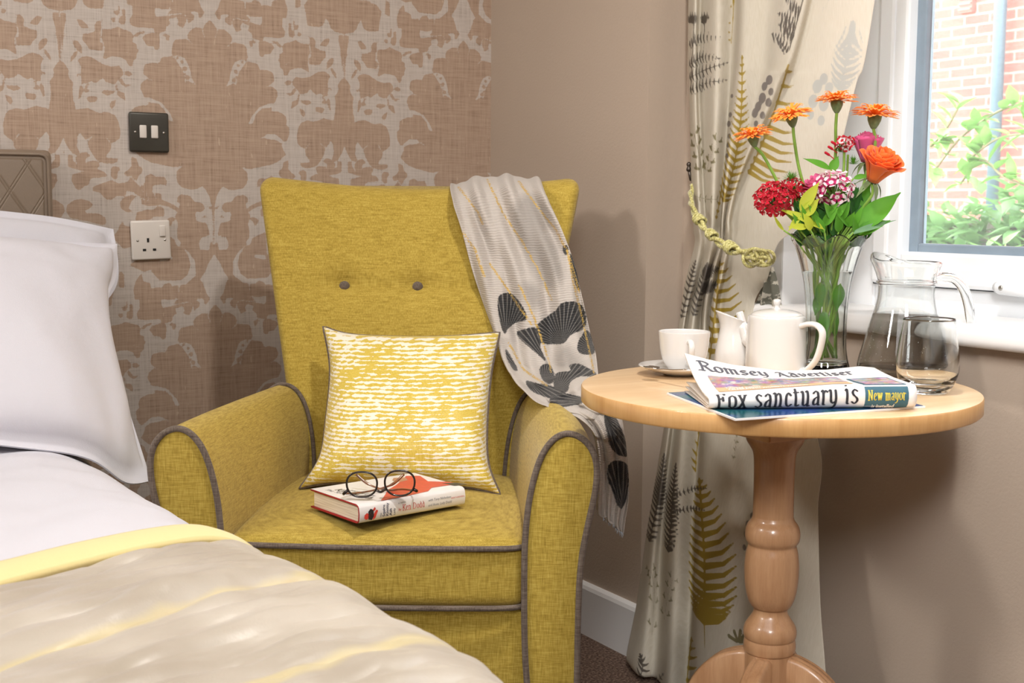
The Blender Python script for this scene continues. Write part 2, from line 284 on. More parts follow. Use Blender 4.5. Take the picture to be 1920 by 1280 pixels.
def build_wallpaper():
    tile = damask_tile(); nz, nu = tile.shape
    xs = np.concatenate([np.arange(-3.7, -1.35, 0.012), np.arange(-1.35, 0.0001, 0.0035)]); xs[-1] = 0.0
    zs = np.concatenate([np.arange(0, 0.45, 0.012), np.arange(0.45, 1.5, 0.0035), np.arange(1.5, 2.4, 0.012), [2.4]])
    X, Z = np.meshgrid(xs, zs)
    u = np.mod(np.abs(X-DX), 2*DA); u = np.minimum(u, 2*DA-u)/DA*(nu-1); v = np.mod(Z-0.80, DP)/DP*(nz-1)
    i = np.clip(u.astype(int), 0, nu-2); j = np.clip(v.astype(int), 0, nz-2); fu, fv = u-i, v-j
    S = tile[j, i]*(1-fu)*(1-fv)+tile[j, i+1]*fu*(1-fv)+tile[j+1, i]*(1-fu)*fv+tile[j+1, i+1]*fu*fv
    ny, nx = X.shape; V = np.stack([X, np.zeros_like(X), Z], -1).reshape(-1, 3)
    k = np.arange(ny*nx).reshape(ny, nx); Fc = np.stack([k[:-1, :-1], k[:-1, 1:], k[1:, 1:], k[1:, :-1]], -1).reshape(-1, 4)
    me = bpy.data.meshes.new('wall_left'); me.vertices.add(len(V)); me.vertices.foreach_set('co', V.ravel().astype(np.float32))
    me.loops.add(Fc.size); me.loops.foreach_set('vertex_index', Fc.ravel().astype(np.int32)); me.polygons.add(len(Fc))
    me.polygons.foreach_set('loop_start', np.arange(0, Fc.size, 4, dtype=np.int32)); me.update(calc_edges=True)
    me.materials.append(M_paper); o = bpy.data.objects.new('wall_left', me); COL.objects.link(o); o['kind'] = 'structure'
    fattr(o, 'motif', S); return o
build_wallpaper()

def struct(name, mb, m, smooth=False):
    o = mb.obj(name, m, smooth=smooth, origin=False); o['kind'] = 'structure'; return o
OL, OR_, OZ0, OZ1 = -0.962, -2.35, 0.795, 2.12      # window opening
b = MB(); b.box((0, -0.655, 0), (0.36, 0.0, 2.4))
b.box((0.10, OL, 0), (0.36, -0.655, 2.4)); b.box((0.10, OR_, 0), (0.36, OL, 0.757)); b.box((0.10, OR_, OZ1), (0.36, OL, 2.4)); b.box((0.10, -3.7, 0), (0.36, OR_, 2.4))
struct('wall_right', b, M_paint)
b = MB(); b.box((-3.8, -3.7, 0), (-3.7, 0, 2.4)); struct('wall_far_left', b, M_paint)
b = MB(); b.box((-3.8, -3.8, 0), (0.36, -3.7, 2.4)); struct('wall_back', b, M_paint)
b = MB(); b.box((-3.8, -3.8, 2.4), (0.36, 0.1, 2.5)); struct('ceiling', b, M_ceil)
def carpet():
    t = MT('brown_loop_carpet'); n = t.noise(190, 3, 0.6); n2 = t.noise(420, 2)
    t.set(color=t.ramp(n, (0.35, srgb(66, 50, 42)), (0.5, srgb(112, 88, 74)), (0.66, srgb(160, 134, 116))), rough=0.95); t.bump(t.math('ADD', n, n2), 1.0, 0.006); return t.m
b = MB(); b.box((-3.8, -3.8, -0.1), (0.36, 0.1, 0.0)); struct('floor', b, carpet())
# baseboards
def skirting(name, A, B, nrm):
    A, B, nrm = np.array(A+[0.]), np.array(B+[0.]), np.array(nrm+[0.]); pr = [(0, 0), (0.014, 0), (0.014, 0.108), (0.011, 0.116), (0.006, 0.121), (0, 0.121)]
    V = [q+nrm*d+np.array([0, 0, z]) for q in (A, B) for d, z in pr]; n = len(pr)
    m = MB().add(V, [(i, (i+1) % n, n+(i+1) % n, n+i) for i in range(n)]+[tuple(range(n)), tuple(range(2*n-1, n-1, -1))]); return struct(name, m, M_white)
skirting('baseboard_left', [-3.7, 0.], [0., 0.], [0., -1.]); skirting('baseboard_right', [0., 0.], [0., -0.669], [-1., 0.])
skirting('baseboard_column_end', [0., -0.655], [0.1, -0.655], [0., -1.])
# white reveal lining and sill
b = MB(); b.box((0.098, OL-0.003, 0.79), (0.25, OL, OZ1)); b.box((0.097, OL-0.001, 0.79), (0.10, OL+0.035, OZ1)); b.box((0.098, OR_, 0.79), (0.25, OR_+0.003, OZ1)); b.box((0.098, OR_, OZ1-0.003), (0.25, OL, OZ1)); struct('trim_1', b, M_white)
o = bmobj('trim_2', rbox((0.055, OR_-0.05, 0.759), (0.255, OL+0.06, 0.796), 0.014, 5), M_white, origin=False, smooth=True); o['kind'] = 'structure'
# window: fixed frame, then a casement sash as its part, seals and pane
def frame_ring(x0, x1, y0, y1, z0, z1, wd, r=0.004, jamb=0.0):
    bm = bmesh.new()
    for a, c in (((x0, y1-wd-jamb, z0), (x1, y1, z1)), ((x0, y0, z0), (x1, y0+wd, z1)), ((x0, y0+wd, z0), (x1, y1-wd-jamb, z0+wd)), ((x0, y0+wd, z1-wd), (x1, y1-wd-jamb, z1))):
        q = rbox(a, c, r, 2); me = bpy.data.meshes.new('t'); q.to_mesh(me); q.free(); bm.from_mesh(me); bpy.data.meshes.remove(me)
    return bm
OF = -0.985
win = bmobj('window_1', frame_ring(0.25, 0.32, OR_, OL, 0.785, OZ1, 0.075, jamb=0.023), M_upvc, origin=False); win['kind'] = 'structure'
bmobj('frame_gasket', frame_ring(0.2455, 0.262, OR_+0.0745, OF-0.0747, 0.8375, OZ1-0.0745, 0.0034, 0), M_dark, win)
sash = bmobj('sash', frame_ring(0.232, 0.30, OR_+0.078, OF-0.078, 0.840, OZ1-0.078, 0.040, 0.007), M_upvc, win)
bmobj('glazing_bead', frame_ring(0.237, 0.29, OR_+0.112, OF-0.112, 0.868, OZ1-0.112, 0.034, 0.006), M_upvc, sash)
bmobj('glazing_seal', frame_ring(0.262, 0.286, OR_+0.140, OF-0.140, 0.8905, OZ1-0.140, 0.027, 0.003), M_seal, sash)
def pane_mat(haze=0.05):  # haze: whitish veil of daylight glare put into the glass
    t = MT('clear_window_glass'); tr = t.n.new('ShaderNodeBsdfTransparent'); tr.inputs[0].default_value = (0.98, 1, 0.995, 1)
    gl = t.n.new('ShaderNodeBsdfGlossy'); gl.inputs['Roughness'].default_value = 0.02; fr = t.n.new('ShaderNodeFresnel'); fr.inputs[0].default_value = 1.35
    mx = t.n.new('ShaderNodeMixShader'); t.l.new(fr.outputs[0], mx.inputs[0]); t.l.new(tr.outputs[0], mx.inputs[1]); t.l.new(gl.outputs[0], mx.inputs[2])
    tl = t.n.new('ShaderNodeBsdfTranslucent'); tl.inputs[0].default_value = (0.9, 0.95, 1, 1); m2 = t.n.new('ShaderNodeMixShader'); m2.inputs[0].default_value = haze; t.l.new(mx.outputs[0], m2.inputs[1]); t.l.new(tl.outputs[0], m2.inputs[2]); t.l.new(m2.outputs[0], t.out.inputs[0]); return t.m
b = MB(); b.box((0.273, OR_+0.155, 0.90), (0.277, OF-0.166, OZ1-0.155)); b.obj('pane', pane_mat(), sash, smooth=False)
# window stay bar on the bottom of the frame
ya = on(1866, 540, 0, 0.225)[1]; za = on(1875, 539, 0, 0.225)[2]
t_ = MB().tube([(0.228, ya, za), (0.226, ya-0.01, za), (0.224, ya-0.14, za-0.004), (0.222, ya-0.26, za)], [0.009, 0.0125, 0.0125, 0.010], 16)
stay = t_.obj('window_stay', M_upvc, win)
M_screw = flat('screw_metal', srgb(190, 188, 182), 0.25, 0.05, 30, metal=0.9)
MB().lathe([(0.0, 0.0), (0.0045, 0.0), (0.0045, 0.003), (0.003, 0.004), (0, 0.004)], 16).obj('screw', M_screw, stay, world=False).location = tuple(0 for _ in range(3))
sc_ = stay.children[0]; sc_.rotation_euler = (0, -pi/2, 0); sc_.location = (0.216, ya-0.02, za)

# ------------------------------------------------------------------ outside
def brick():
    t = MT('red_brickwork'); n = t.n.new('ShaderNodeTexBrick'); t.l.new(t.coord('Object', (1, 1, 1), (0, radians(90), radians(90))), n.inputs['Vector'])
    n.inputs['Scale'].default_value = 1.0; n.inputs['Brick Width'].default_value = 0.225; n.inputs['Row Height'].default_value = 0.075; n.inputs['Mortar Size'].default_value = 0.008; n.inputs['Mortar Smooth'].default_value = 0.3
    n.inputs['Color1'].default_value = srgb(168, 96, 86); n.inputs['Color2'].default_value = srgb(150, 84, 78); n.inputs['Mortar'].default_value = srgb(186, 160, 150); n.inputs['Bias'].default_value = 0.0
    t.set(color=t.mix(t.math('MULTIPLY', t.noise(3, 3), 0.35), n.outputs[0], srgb(200, 140, 130)), rough=0.9); return t.m
M_brick = brick()
house = MB(); house.box((0, 0, 0), (0.3, 14.0, 5.5)); o = house.obj('brick_building', M_brick, smooth=False, origin=False); o.location = (6.2, -8.0, -0.3)
props(o, 'red brick building wall beyond the garden hedge outside the window', 'building')
pp = on(1876, 20, 0, 6.1); pq = on(1866, 430, 0, 6.1)
M_pipe = flat('grey_downpipe', srgb(92, 110, 124), 0.4, 0.05, 5)
dp = MB().tube([(6.1, pp[1], 5.0), (6.1, pp[1], -0.25)], 0.045, 14)
for z in (0.9, 3.2): dp.lathe([(0.046, z), (0.056, z), (0.056, z+0.08), (0.046, z+0.08)], 14, (6.1, pp[1]))
props(dp.obj('drainpipe', M_pipe), 'grey drainpipe running down the brick wall outside', 'pipe')
vz = on(1814, 8, 0, 6.17); vt = MB().box((6.16, vz[1]-0.05, vz[2]-0.06), (6.2, vz[1]+0.07, vz[2]+0.12))
for k in range(4): vt.box((6.145, vz[1]-0.045, vz[2]-0.045+k*0.04), (6.17, vz[1]+0.065, vz[2]-0.03+k*0.04))
props(vt.obj('air_vent', flat('terracotta_vent', srgb(172, 120, 112), 0.8), smooth=False), 'small reddish air vent set in the brick wall', 'vent')
b = MB(); b.box((0.37, -14, -0.45), (12, 9, -0.3)); o = b.obj('lawn', flat('garden_grass', srgb(120, 140, 84), 0.9, 0.3, 6), smooth=False); props(o, 'strip of grass between the window and the brick wall', 'grass', kind='stuff')
def leafmat(name, c1, c2, tr=0.35):
    t = MT(name); c = t.mix(t.noise(9, 2), c1, c2); t.set(color=c, rough=0.35, spec=0.5); t.translucent(tr, c); return t.m
M_laurel = leafmat('laurel_leaf', srgb(96, 138, 82), srgb(150, 186, 128)); M_spring = leafmat('spring_leaf', srgb(112, 160, 84), srgb(150, 190, 108), 0.3)
def leaf(mb, p, d, up, L, W, bend=0.15, n=5, mi=0):          # one folded, pointed leaf
    d = Vector(d).normalized(); up = Vector(up); sd = d.cross(up)
    if sd.length < 1e-4: sd = d.orthogonal()
    sd.normalize(); up = sd.cross(d).normalized(); p = Vector(tuple(map(float, p))); A = []
    for k in range(n+1):
        t = k/n; wd = W*0.5*(sin(pi*min(1, t*1.05)**0.8))**0.9 if 0 < k < n else W*0.02
        c = p+d*(L*t)-up*(bend*L*t*t)
        A.append([c+sd*wd+up*wd*0.35, c, c-sd*wd+up*wd*0.35])
    mb.grid(A, mi=mi)
rnd = random.Random(3)
hb = MB()
for k in range(4600):
    y = rnd.uniform(-3.4, 1.6); top = 1.02+0.07*sin(y*5)+0.04*sin(y*13); z = top-abs(rnd.gauss(0, 0.30)); x = 2.75+rnd.uniform(-0.14, 0.30)+(0.1 if z < 0.7 else 0)
    a = rnd.uniform(-1, 1); leaf(hb, (x, y, z), (-0.7, a, rnd.uniform(-0.5, 0.9)), (0, 0, 1), rnd.uniform(0.08, 0.13), rnd.uniform(0.04, 0.06), n=4)
props(hb.obj('laurel_hedge', M_laurel), 'clipped green laurel hedge standing in front of the brick wall', 'hedge')
hc = MB().box((2.92, -3.4, -0.25), (3.0, 1.6, 0.93))  # dark backing slab inside the leaves, so no brick shows through
for k in range(60):
    y = -3.3+k*0.085; hc.tube([(2.95, y, -0.3), (2.93+rnd.uniform(-0.1, 0.1), y+rnd.uniform(-0.1, 0.1), 0.95)], [0.012, 0.004], 6)
hc.obj('stems', flat('hedge_core_and_stems', srgb(84, 78, 66), 0.9), bpy.data.objects['laurel_hedge'])
def sprig(name, px, py, X, n, L, label, seed, h=0.25, mat=None, spread=0.5):
    r = random.Random(seed); p = on(px, py, 0, X); mb = MB(); ms = MB()
    for s in range(n):
        q = Vector(p)+Vector((r.uniform(-0.03, 0.03), r.uniform(-spread, spread)*0.14, r.uniform(-0.06, 0.02)))
        ms.tube([q-Vector((0, 0, h)), q-Vector((0, 0, h*0.5)), q], [0.004, 0.003, 0.002], 6)
        for k in range(9):
            a = k*2.4; zz = q-Vector((0, 0, 0.012*k)); leaf(mb, zz, (cos(a), sin(a), 0.9-0.05*k), (0, 0, 1), L*r.uniform(0.8, 1.15), L*0.42, 0.2)
    o = mb.obj(name, mat or M_spring); props(o, label, 'plant'); ms.obj('stem', flat(name+'_stem', srgb(150, 170, 100), 0.6), o); return o
sprig('garden_shrub', 1905, 462, 0.75, 6, 0.05, 'bright green leafy shrub tips at the lower right of the window', 5, 0.5)
sprig('shrub_shoot', 1817, 472, 0.7, 2, 0.04, 'small bright green shoot outside the window, left of the larger shrub tips', 6, 0.45, spread=0.3)
r = random.Random(11); mb = MB(); ms = MB()
for P in ([(1745, 330, 1.9), (1790, 270, 1.9), (1830, 235, 1.95), (1880, 205, 2.0), (1935, 190, 2.0)], [(1800, 345, 1.9), (1840, 300, 1.9), (1880, 330, 1.9), (1925, 350, 1.9)], [(1745, 275, 1.9), (1775, 240, 1.9), (1800, 195, 1.9)], [(1935, 250, 1.9), (1870, 260, 1.9), (1815, 300, 1.9)]):
    C = crv([on(a, b_, 0, c) for a, b_, c in P], 6); ms.tube(C, 0.004, 6)
    for k in range(0, len(C), 2):
        for q in range(2): leaf(mb, C[k], (r.uniform(-.6, .2), r.uniform(-1, 1), r.uniform(-.6, .7)), (0, 0, 1), r.uniform(0.06, 0.10), r.uniform(0.035, 0.055))
o = mb.obj('leafy_branch', M_spring); props(o, 'blurred leafy light green branch hanging in front of the brick wall', 'plant'); ms.obj('stem', flat('branch_bark', srgb(140, 130, 100), 0.8), o)
# ------------------------------------------------------------------ armchair
M_olive = linen('mustard_olive_linen', srgb(150, 126, 46), srgb(179, 153, 64), srgb(201, 177, 88), 620, 0.35)
M_pipe2 = linen('taupe_piping_linen', srgb(84, 72, 64), srgb(108, 96, 86), srgb(128, 116, 106), 500)
M_foot = flat('dark_wood', srgb(70, 46, 30), 0.4, 0.1, 20)
CHR = -YAW-radians(2.4); CHP = hd(-0.205, 2.40, 0)
chair = thing('armchair', 'mustard green linen armchair with grey piping and buttoned high back in the corner', 'armchair', CHP, CHR)
def chl(P):                                     # world -> chair
    d = np.asarray(P)-CHP; return np.array([d[0]*cos(-CHR)-d[1]*sin(-CHR), d[0]*sin(-CHR)+d[1]*cos(-CHR), d[2]])
def chw(x, y, z): return CHP+np.array([x*cos(CHR)-y*sin(CHR), x*sin(CHR)+y*cos(CHR), z])
def back_w(z): v = max(0, min(1, (z-0.40)/0.64)); return 0.218+0.125*v**1.1
def back_y(x, z):                               # front face of the back rest
    v = max(0, (z-0.40)/0.64); s = max(-1.0, min(1.0, x/back_w(z))); y = 0.085+0.205*v-0.055*abs(s)**2.4+0.012*(1-v)
    y -= 0.018*(1-s*s)*sin(pi*min(1, v))
    for bx in (-0.151, 0, 0.151):
        d = ((x-bx)**2+(z-0.817)**2); y += 0.017*math.exp(-d/0.0007)+0.009*math.exp(-(((x-bx)/0.075)**2+((z-0.817)/0.013)**2))
    return y
def build_back():
    rows = []; NF, NE, NB = 60, 6, 24
    def ztop(s): return 1.018+0.027*abs(s)**1.8
    def section(z, inset, zr):
        A = []
        wz = back_w(z); T = 0.085; we = wz-inset; fr = []
        for i in range(NF+1):
            s = -1+2*i/NF; x = s*(we-0.02); fr.append((x, back_y(x*wz/max(1e-6, wz), z)+inset*0.9))
        bk = [(x, y+T*(1-0.3*abs(x/wz)**2)-2*inset*0.9) for x, y in reversed(fr[::max(1, NF//NB)])]
        pts = list(fr)
        (x1, y1), (x2, y2) = fr[-1], bk[0]
        for k in range(1, NE): a = -pi/2+pi*k/NE; pts.append((x1+0.02*cos(a), (y1+y2)/2+(y2-y1)/2*sin(a)))
        pts += bk; (x1, y1), (x2, y2) = bk[-1], fr[0]
        for k in range(1, NE): a = pi/2+pi*k/NE; pts.append((x2+0.02*cos(a), (y1+y2)/2+(y1-y2)/2*sin(a)))
        return [(x, y, z*0+(z if zr is None else 0)+(0 if zr is None else zr(x/wz))) for x, y in pts]
    R = 0.036
    zs = [0.28+0.0145*i for i in range(50)]; zend = 1.018-R
    zs = [z for z in zs if z < zend-0.01]
    for z in zs: rows.append([(x, y, z+(ztop(x/back_w(z))-1.018)*max(0, (z-0.75)/0.25)) for x, y, _ in section(z, 0, None)])
    for k in range(0, 8):
        a = pi/2*k/7; z = zend+R*sin(a); ins = R*(1-cos(a))
        rows.append([(x, y, z+(ztop(x/back_w(z))-1.018)) for x, y, _ in section(z, ins, None)])
    mb = MB(); mb.grid(rows, closed_u=True); n = len(rows[0]); K = len(rows)-1
    nf = NF+1; nb = len(rows[0])-nf                     # cap: join the front line to the back line
    mb.F.append(tuple(K*n+i for i in range(n)))
    return mb.obj('backrest', M_olive, chair, world=False)
back = build_back()
for bx in (-0.151, 0.0, 0.151):
    y = back_y(bx, 0.817); q = MB().lathe([(0.0, 0.0105), (0.006, 0.0098), (0.0100, 0.0065), (0.0112, 0.002), (0.0105, -0.003), (0, -0.003)], 24).obj('button', M_pipe2, chair, world=False)
    q.rotation_euler = (pi/2+0.28, 0, 0); q.location = (bx, y-0.001, 0.817); q['label'] = 'round grey fabric button sunk in the backrest'
# arms
ARM = [(0.262, 0.10), (0.246, 0.25), (0.243, 0.40), (0.245, 0.47), (0.252, 0.53), (0.266, 0.583), (0.285, 0.615), (0.308, 0.628), (0.332, 0.622), (0.350, 0.603), (0.358, 0.575), (0.356, 0.535), (0.345, 0.48), (0.335, 0.42), (0.331, 0.33), (0.330, 0.10)]
AC = crv(ARM, 5)
def arm(sg):
    def sec(y, s, k=1.0):
        out = []
        for x, z in AC:
            cx, cz = 0.298, 0.42
            xx = cx+(x-cx)*k; zz = z if z < 0.2 else cz+(z-cz)*(1-(1-k)*0.45)
            xx -= 0.070*s**1.5*max(0, min(1, (z-0.15)/0.3))+0.02*s*max(0, 1-(z-0.15)/0.3)*0; out.append((sg*xx, y, zz-0.004*s))
        return out
    rows = []
    n = len(AC); E0 = sec(-0.400, 0, 0.985); panel = []
    for t in range(9):
        f = t/8; panel.append([tuple(E0[i][k]*(1-f)+E0[n-1-i][k]*f-(0.005*sin(pi*f)**0.6 if k == 1 else 0) for k in range(3)) for i in range(n//2+1)])
    for ins, dy in ((0.985, 0.0), (1.0, 0.006)): rows.append(sec(-0.400+dy, 0, ins))
    for i in range(1, 25): s = i/24; rows.append(sec(-0.395+0.62*s, s))
    mb = MB(); mb.grid(rows, flip=(sg < 0)); mb.F.append(tuple(len(mb.V)-n+i for i in range(n))); mb.grid(panel, flip=(sg > 0))
    a = mb.obj('armrest', M_olive, chair, world=False)
    pc = sec(-0.4035, 0, 0.985); MB().tube(pc, 0.0052, 10).obj('arm_piping', M_pipe2, a, world=False)
    # seam between arm and back
    sm = [p for p in sec(0, 0.86) if p[2] > 0.44 and abs(p[0]) < 0.34]; P = []
    for x, _, z in sm:
        x2 = x; P.append((x2, back_y(x2, z)-0.002 if abs(x2) < back_w(z) else back_y(x2, z)+0.01, z+0.002))
    MB().tube(P, 0.0042, 8).obj('seam_piping', M_pipe2, a, world=False)
arm(1); arm(-1)
# seat cushion
def seat():
    bm = rbox((-0.245, -0.392, 0.336), (0.245, 0.14, 0.444), 0.022, 4); bmesh.ops.subdivide_edges(bm, edges=[e for e in bm.edges if e.calc_length() > 0.05], cuts=14, use_grid_fill=True)
    for v in bm.verts:
        x, y, z = v.co; kx, ky = x/0.245, (y+0.13)/0.262
        if z > 0.42: v.co.z += 0.026*(1-abs(kx)**3)*max(0, 1-abs(ky)**4)+0.003
        if y < -0.36: v.co.y -= 0.012*(1-kx*kx)
    return bmobj('seat_cushion', bm, M_olive, chair, world=False, smooth=True)
sc = seat()
for z in (0.438, 0.340):
    P = [(-0.243, 0.12, z+0.003), (-0.246, -0.2, z+0.002), (-0.245, -0.36, z), (-0.236, -0.389, z), (-0.2, -0.400, z), (-0.1, -0.406, z), (0, -0.408, z), (0.1, -0.406, z), (0.2, -0.400, z), (0.236, -0.389, z), (0.245, -0.36, z), (0.246, -0.2, z+0.002), (0.243, 0.12, z+0.003)]
    MB().tube(crv(P, 4), 0.0046, 10).obj('cushion_piping', M_pipe2, sc, world=False)
bmobj('front_rail', rbox((-0.255, -0.382, 0.10), (0.255, -0.34, 0.332), 0.012, 3), M_olive, chair, world=False, smooth=True)
bmobj('seat_base', rbox((-0.25, -0.34, 0.12), (0.25, 0.20, 0.33), 0.01, 2), M_olive, chair, world=False, smooth=True)
for x, y in ((-0.28, -0.34), (0.28, -0.34), (-0.22, 0.14), (0.22, 0.14)):
    MB().lathe([(0.016, 0.0), (0.026, 0.105)], 20, (x, y), True, True).obj('foot', M_foot, chair, world=False)
# ------------------------------------------------------------------ bed
def leather():
    t = MT('taupe_leather_quilted'); c = t.n.new('ShaderNodeTexCoord'); s = t.n.new('ShaderNodeSeparateXYZ'); t.l.new(c.outputs['Object'], s.inputs[0])
    a = t.math('MULTIPLY', s.outputs['X'], 1/0.072); b_ = t.math('MULTIPLY', s.outputs['Z'], 1/0.112)
    def ln(v):
        f = t.math('ABSOLUTE', t.math('SUBTRACT', t.math('FRACT', v), 0.5)); d = t.math('ABSOLUTE', t.math('SUBTRACT', f, 0.045)); return t.ramp(d, (0.0, 0.0), (0.035, 1.0))
    h = t.math('MINIMUM', ln(t.math('ADD', a, b_)), ln(t.math('SUBTRACT', a, b_)))
    n = t.noise(300, 3); t.set(color=t.mix(t.math('MULTIPLY', n, 0.5), srgb(128, 112, 96), srgb(142, 127, 110)), rough=0.42, spec=0.5)
    t.bump(t.math('ADD', t.math('MULTIPLY', h, 1.0), t.math('MULTIPLY', n, 0.08)), 0.45, 0.003); return t.m
M_leather = leather(); M_leather2 = flat('taupe_leather', srgb(138, 122, 106), 0.42, 0.04, 60, 0.1)
bed = thing('bed', 'bed with a taupe quilted leather headboard against the patterned wallpaper', 'bed', (-1.56, -1.1, 0))
hb_ = bmobj('headboard', rbox((-2.06, -0.062, 0.25), (-1.079, -0.012, 1.092), 0.012, 3), M_leather2, bed, smooth=True)
bmobj('quilted_panel', rbox((-2.042, -0.0665, 0.27), (-1.0965, -0.05, 1.0745), 0.006, 2), M_leather, hb_, smooth=True)
P = [(-1.088, -0.064, 0.3), (-1.088, -0.064, 1.066), (-1.0895, -0.064, 1.075), (-1.095, -0.064, 1.081), (-1.104, -0.064, 1.083), (-2.03, -0.064, 1.083)]
MB().tube(P, 0.0035, 8).obj('headboard_piping', M_leather2, hb_)
M_matt = flat('mattress_ticking', srgb(225, 222, 216), 0.9, 0.03)
bmobj('mattress', rbox((-2.03, -2.02, 0.33), (-1.14, -0.07, 0.505), 0.04, 4), M_matt, bed, smooth=True)
bmobj('bed_base', rbox((-2.03, -2.00, 0.10), (-1.125, -0.07, 0.325), 0.01, 2), M_leather2, bed)
for x in (-1.96, -1.2):
    for y in (-0.2, -1.9): MB().lathe([(0.02, 0.0), (0.025, 0.11)], 16, (x, y), True, True).obj('bed_foot', M_foot, bed)
def cotton(name, c, sheen=0.1):
    t = MT(name); a, b_ = threads(t, 900, 900); n = t.noise(14, 3)
    t.set(color=t.mix(t.math('MULTIPLY', a, 0.12), c, tuple(x*0.88 for x in c[:3])+(1,)), rough=0.8, sheen=sheen, spec=0.25); t.bump(t.math('ADD', t.math('MULTIPLY', a, 0.25), t.math('MULTIPLY', n, 0.6)), 0.35, 0.004); return t.m
M_cot = cotton('white_cotton', srgb(214, 214, 222))
SEC = crv([(-2.11, 0.40), (-2.10, 0.52), (-2.02, 0.56), (-1.8, 0.575), (-1.5, 0.577), (-1.36, 0.575), (-1.26, 0.569), (-1.18, 0.553), (-1.128, 0.512), (-1.106, 0.44), (-1.100, 0.33), (-1.102, 0.22)], 7)
def nz(x, y, s, seed=0.0): return noise.noise(Vector((x*s, y*s, seed)))
def skew(x): return 0.55*(max(-1.6, min(-1.08, x))+1.10)
def sheet(y0, y1, off, ny, fn, sk=0.0):
    A = []
    for j in range(ny+1):
        y = y0+(y1-y0)*j/ny; row = []
        for i, (x, z) in enumerate(SEC):
            q0 = SEC[max(i-1, 0)]; q1 = SEC[min(i+1, len(SEC)-1)]; tx, tz = q1[0]-q0[0], q1[1]-q0[1]; L = math.hypot(tx, tz); nx_, nz_ = -tz/L, tx/L
            if nz_ < 0 and i > 5: pass
            d = off+fn(x, y, i/len(SEC)); row.append((x+nx_*d+(0.040*max(-0.3, -y-0.85) if x > -1.5 else 0)*min(1, (x+1.5)/0.25), y+sk*skew(x)*max(0, min(1, (y+2.2)/0.5)), z+nz_*d))
        A.append(row)
    return A
def duv(x, y, s): return 0.010*nz(x*1.2, y, 5, 2)+0.006*nz(x, y*1.0, 14, 5)+0.020*math.exp(-((y+0.80)/0.10)**2)*0
dv = MB().grid(sheet(-0.42, -2.08, 0.0, 90, duv)).obj('duvet', M_cot); solidify(dv, 0.014); subsurf(dv, 1)
props(dv, 'smooth white cotton duvet spread over the bed below the pillows', 'duvet')
def satin():
    t = MT('champagne_satin'); a = t.noise(700, 1, 0.5, sc=(1, 0.3, 1), rot=(0, 0, 0.6)); n = t.noise(7, 3)
    t.set(color=t.mix(t.ramp(t.math('ADD', t.math('MULTIPLY', t.attr('ribbon'), 0.35), t.math('MULTIPLY', n, 0.2)), (0.50, 0.75), (0.75, 0.0)), t.ramp(n, (0.35, srgb(170, 160, 144)), (0.65, srgb(194, 186, 172))), srgb(206, 192, 142)), rough=0.38, sheen=0.3, spec=0.7); t.bump(t.math('ADD', t.math('MULTIPLY', a, 0.2), t.noise(30, 3)), 0.25, 0.004); return t.m
M_satin = satin(); M_band = cotton('lemon_satin_band', srgb(234, 220, 158), 0.3); M_stitch = cotton('pale_gold_seam_ribbon', srgb(216, 202, 158), 0.4)
SEAMS = (-1.80, -1.52)
def run(x, y, s):
    v = 0.006+0.014*min(1, (-1.305-y)/0.10)+0.009*nz(x*0.9+y*0.6, y*2.2-x*0.8, 6, 9)+0.009*nz(x*1.4+y*1.5, y*3.0, 12, 3)+0.004*nz(x*2+y*2, y*4, 22, 6)
    for sy in (-1.545, -1.785):
        d = y-sy-0.012*sin(x*5); v += -(0.007+0.010*nz(x*6, sy, 7, 4))*math.exp(-(d/0.016)**2)+0.004*math.exp(-((abs(d)-0.04)/0.028)**2)*(1+0.8*nz(x*3.4, y, 9, 1))
    if y > -1.40: v += -0.010*math.exp(-((y+1.305)/0.012)**2)
    return v
def seamd(x, y, s): return min(abs(y-sy-0.012*sin(x*5)-0.006*nz(x*8, sy, 5, 2)) for sy in (-1.545, -1.785))
rn = MB().grid(sheet(-1.305, -2.085, 0.010, 150, run, 1.0)).obj('bed_runner', M_satin)
fattr(rn, 'ribbon', [seamd(x, -1.305-0.78*j/150, 0)*100 for j in range(151) for x, z in SEC]); solidify(rn, 0.010); subsurf(rn, 1)
props(rn, 'champagne satin bed runner with padded seams across the foot of the bed', 'bed runner')
def bandf(x, y, s): return 0.010+0.003*abs(sin(pi*(y+1.240)/0.068))+0.001*nz(x, y, 12)
bd = MB().grid(sheet(-1.238, -1.310, 0.012, 12, bandf, 1.0)).obj('yellow_border', M_band, rn); solidify(bd, 0.009); bd['label'] = 'pale lemon yellow border strip'
